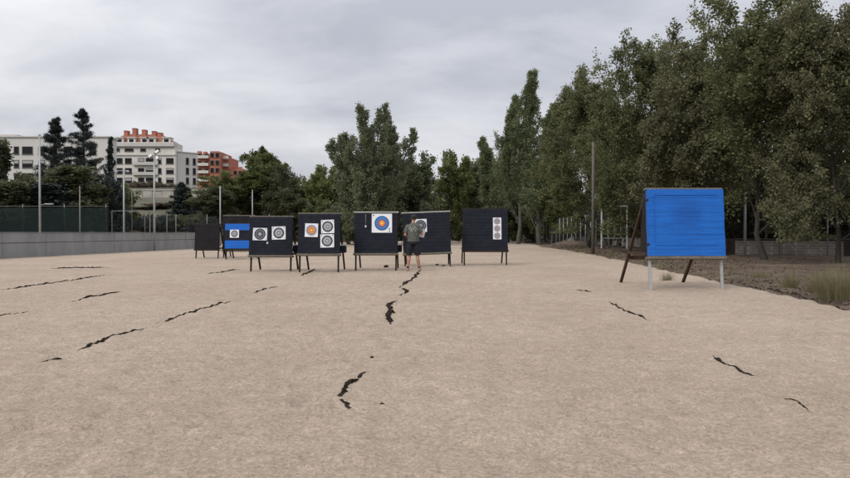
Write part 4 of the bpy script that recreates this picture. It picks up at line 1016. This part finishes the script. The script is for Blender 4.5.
# ------------------------------------------------------------------ person
PY = CH * F / (272.0 - HY); px = X_at(413.3, PY); pz = sand_h(px, PY)
def person():
    m = MB()
    # torso (x half width, y half depth) facing +Y
    def el(pts, n=16): m.tube([p for p, _ in pts], [r for _, r in pts], n)
    el([((0, 0, .86), (.145, .11)), ((0, .0, .95), (.17, .125)), ((0, 0, 1.05), (.155, .115)), ((0, -.01, 1.15), (.155, .115)), ((0, -.01, 1.27), (.175, .12)), ((0, -.005, 1.38), (.185, .11)), ((0, 0, 1.45), (.13, .08)), ((0, .01, 1.5), (.06, .06)), ((.0, .02, 1.57), (.055, .058))])
    # head, tipped a little to the right towards the target
    m.ball((.012, .035, 1.655), (.075, .095, .115), 20); m.ball((.02, .075, 1.605), (.052, .055, .06), 12)
    m.tube([(.03, .13, 1.66), (.034, .152, 1.635), (.033, .13, 1.625)], [.01, .016, .01], 8)
    for s in (-1, 1): m.ball((.012 + s * .076, .03, 1.65), (.012, .022, .032), 10)
    m.ball((.03, .118, 1.6), (.024, .016, .008), 8)
    # legs apart
    for s, fx, fy in ((-1, -.175, -.02), (1, .185, .03)):
        m.tube([(s * .085, 0, .93), (s * .1, .005, .75), (s * .125, .012, .5), (s * .145, -.012, .34), (fx * .96, fy - .01, .12), (fx, fy, .06)], [.088, .085, .056, .058, .036, .036], 14)
        m.tube([(fx, fy - .05, .04), (fx + s * .012, fy + .07, .035), (fx + s * .02, fy + .17, .022)], [(.035, .04), (.042, .03), (.035, .018)], 12)
    # left arm: elbow bent, hand in front at belt; right arm: forearm forward holding the sheet
    arms = {-1: [(-.175, 0, 1.4), (-.225, -.02, 1.26), (-.255, -.03, 1.13), (-.2, .1, 1.08), (-.12, .2, 1.1)],
            1: [(.175, 0, 1.4), (.225, .0, 1.27), (.25, .02, 1.14), (.27, .13, 1.15), (.265, .24, 1.2)]}
    for s, a in arms.items():
        m.tube(a, [.052, .048, .04, .036, .026], 12)
        h = Vector(a[-1]); d = (h - Vector(a[-2])).normalized(); side = d.cross(Vector((0, 0, 1))).normalized(); up = side.cross(d)
        m.tube([h, h + d * .05, h + d * .09], [(.03, .017), (.04, .016), (.038, .014)], 10)
        for k, (o_, l) in enumerate(((-.03, .06), (-.01, .072), (.01, .068), (.03, .052))):
            q = h + d * .085 + side * o_; m.tube([q, q + d * l * .5 - up * .008, q + d * l * .8 - up * .03, q + d * l * .7 - up * .05], [.0092, .009, .0085, .007], 8)
        q = h + d * .03 - side * s * .03; m.tube([q, q - side * s * .025 + d * .025, q - side * s * .02 + d * .055 - up * .02], [.012, .011, .009], 8)
    o = m.build('person', M['skin'], None); o.location = (px, PY, pz - .005)
    r = o.modifiers.new('Remesh', 'REMESH'); r.mode = 'VOXEL'; r.voxel_size = .0065; r.use_smooth_shade = True
    s_ = o.modifiers.new('Smooth', 'SMOOTH'); s_.iterations = 4; s_.factor = .5
    tag(o, 'person standing with back to the camera in cap, grey green t-shirt and dark shorts', 'person')
    def cloth(name, mb, mt, vox=.009, it=5):
        c = mb.build(name, mt, o); r = c.modifiers.new('Remesh', 'REMESH'); r.mode = 'VOXEL'; r.voxel_size = vox; r.use_smooth_shade = True
        k = c.modifiers.new('Smooth', 'SMOOTH'); k.iterations = it; k.factor = .5; return c
    c = MB()
    c.tube([(0, 0, .93), (0, -.01, 1.0), (0, -.015, 1.1), (0, -.015, 1.2), (0, -.015, 1.3), (0, -.005, 1.4), (0, 0, 1.46), (0, .01, 1.495)], [(.19, .145), (.185, .14), (.178, .135), (.18, .135), (.195, .135), (.2, .12), (.14, .09), (.075, .07)], 20)
    for s in (-1, 1):
        a = arms[s]; c.tube([(s * .14, 0, 1.415), a[0], a[1], Vector(a[1]).lerp(Vector(a[2]), .45)], [.06, .07, .07, .072], 14)
    cloth('t_shirt', c, M['shirt'])
    c = MB(); 
    c.tube([(0, 0, .84), (0, 0, .9), (0, 0, .99)], [(.178, .132), (.183, .135), (.172, .125)], 20)
    for s in (-1, 1): c.tube([(s * .09, 0, .9), (s * .105, .005, .75), (s * .128, .01, .6), (s * .137, .01, .5)], [.095, .1, .096, .094], 16)
    cloth('shorts', c, M['shorts'])
    # print: irregular pale patch across the shoulders, a real thin layer hugging the shirt
    c = MB(); rs = random.Random(3)
    for i in range(26):
        a = i * .62; rr_ = .028 * math.sqrt(i) * .95; x = rr_ * math.cos(a); z = 1.31 + rr_ * math.sin(a) * .75; y = -.015 - .137 * math.sqrt(max(.05, 1 - (x / .2) ** 2)) - .002
        if i % 5 == 3: continue
        c.box((x, y, z), (.028, .008, .022), rot=Matrix.Rotation(math.atan2(x, .2) * 1.0, 3, 'Z') @ Matrix.Rotation(rs.uniform(0, 3), 3, 'Y'), bev=.003)
    c.build('shirt_print', M['print'], o)
    c = MB(); c.ball((.012, .03, 1.69), (.087, .106, .088), 20); c.v = [(x, y, max(z, 1.672)) for x, y, z in c.v]
    c.tube([(.018, .11, 1.685), (.024, .17, 1.675), (.028, .205, 1.662)], [(.07, .01), (.066, .006), (.04, .005)], 14)
    c.build('cap', M['cap'], o)
    c = MB(); c.ball((.01, .018, 1.66), (.08, .088, .085), 18); c.v = [(x, min(y, .045), max(z, 1.6)) for x, y, z in c.v]; c.build('hair', M['hair'], o)
    for s, fx, fy in ((-1, -.175, -.02), (1, .185, .03)):
        c = MB(); c.tube([(fx, fy, .05), (fx * .975, fy - .005, .12), (fx * .96, fy - .01, .15)], [.042, .041, .043], 14); c.build('sock', M['sock'], o)
        c = MB(); c.tube([(fx, fy - .085, .045), (fx, fy - .05, .05), (fx + s * .012, fy + .07, .045), (fx + s * .02, fy + .17, .03), (fx + s * .022, fy + .2, .022)], [(.03, .03), (.046, .045), (.052, .042), (.044, .026), (.02, .015)], 14)
        c.build('shoe', M['shoe'], o)
    hx_, hy_, hz_ = px + .262, PY + .36, pz + 1.2
    sh = MB(Matrix.Rotation(R(14), 4, 'Y') @ Matrix.Rotation(R(20), 4, 'Z')); sh.box((0, 0, 0), (.17, .004, .25)); sh.box((0, -.004, .02), (.14, .002, .006))
    q = sh.build('paper_sheet', M['tagw'], None); q.location = (hx_ + .02, hy_ - .02, hz_ - .02); tag(q, 'white paper sheet held in the right hand of the person', 'paper')
person()

# ------------------------------------------------------------------ world, sun, camera
w = bpy.data.worlds.new('World'); S.world = w; w.use_nodes = True; nt = w.node_tree; nt.nodes.clear(); N = nt.nodes.new; L = nt.links.new
out = N('ShaderNodeOutputWorld'); SUN_E, SUN_R = 42, 222
sky = N('ShaderNodeTexSky'); sky.sky_type = 'NISHITA'; sky.sun_disc = False; sky.sun_elevation = R(SUN_E); sky.sun_rotation = R(SUN_R); sky.air_density = 1; sky.dust_density = 3
b1 = N('ShaderNodeBackground'); b1.inputs[1].default_value = .1; L(sky.outputs[0], b1.inputs[0])
tc = N('ShaderNodeTexCoord'); sep = N('ShaderNodeSeparateXYZ'); L(tc.outputs['Generated'], sep.inputs[0])
def math_(op, a, b=None, c=None):
    n = N('ShaderNodeMath'); n.operation = op
    for i, v in enumerate((a, b, c)):
        if v is None: continue
        if isinstance(v, (int, float)): n.inputs[i].default_value = v
        else: L(v, n.inputs[i])
    return n.outputs[0]
zc = math_('MAXIMUM', sep.outputs[2], 0.0); den = math_('ADD', zc, .3)
cb = N('ShaderNodeCombineXYZ'); L(math_('DIVIDE', sep.outputs[0], den), cb.inputs[0]); L(math_('DIVIDE', sep.outputs[1], den), cb.inputs[1])
def wn(scale, det, rough, off, sc=(1, 1, 1), dist=0):
    mp = N('ShaderNodeMapping'); mp.inputs['Location'].default_value = off; mp.inputs['Scale'].default_value = sc; mp.inputs['Rotation'].default_value = (0, 0, R(12)); L(cb.outputs[0], mp.inputs[0])
    n = N('ShaderNodeTexNoise'); n.inputs['Scale'].default_value = scale; n.inputs['Detail'].default_value = det; n.inputs['Roughness'].default_value = rough; n.inputs['Distortion'].default_value = dist
    L(mp.outputs[0], n.inputs[0]); return n.outputs[0]
na = wn(.9, 4, .5, (3.1, 1.7, 0), (1, 1.5, 1), .3); nb = wn(2.6, 6, .6, (7.7, 2.2, 0), (1, 1.5, 1), .6)
cl = math_('ADD', math_('MULTIPLY', na, .74), math_('MULTIPLY', nb, .26))
rp = N('ShaderNodeValToRGB'); e = rp.color_ramp.elements
e[0].position = .35; e[0].color = (.285, .295, .33, 1); e[1].position = .64; e[1].color = (.545, .545, .565, 1)
L(cl, rp.inputs[0])
# overcast luminance: brighter towards the zenith
lum = math_('MULTIPLY_ADD', math_('POWER', zc, 1.9), 2.1, 1.0)
b2 = N('ShaderNodeBackground'); L(rp.outputs[0], b2.inputs[0]); L(lum, b2.inputs[1])
mx = N('ShaderNodeMixShader'); mx.inputs[0].default_value = .93; L(b1.outputs[0], mx.inputs[1]); L(b2.outputs[0], mx.inputs[2]); L(mx.outputs[0], out.inputs[0])

sl = bpy.data.lights.new('sun', 'SUN'); sl.energy = 1.25; sl.angle = R(22); sl.color = (1, .965, .92)
so_ = bpy.data.objects.new('sun', sl); COL.objects.link(so_)
az = R(SUN_R); sd = Vector((math.sin(az) * math.cos(R(SUN_E)), math.cos(az) * math.cos(R(SUN_E)), math.sin(R(SUN_E))))
so_.rotation_euler = sd.to_track_quat('Z', 'Y').to_euler()

cd = bpy.data.cameras.new('camera'); cam = bpy.data.objects.new('camera', cd); COL.objects.link(cam)
cd.sensor_width = 36; cd.lens = 36 * F / 850; cd.clip_end = 6000; cd.clip_start = .05
cam.location = (0, 0, CH); cam.rotation_euler = (R(90) - math.atan((239 - HY) / F), 0, 0)
S.camera = cam
S.view_settings.view_transform = 'Standard'; S.view_settings.look = 'None'; S.view_settings.gamma = 1; S.view_settings.exposure = .62
S.view_settings.use_curve_mapping = False
S.cycles.max_bounces = 6; S.cycles.transparent_max_bounces = 8
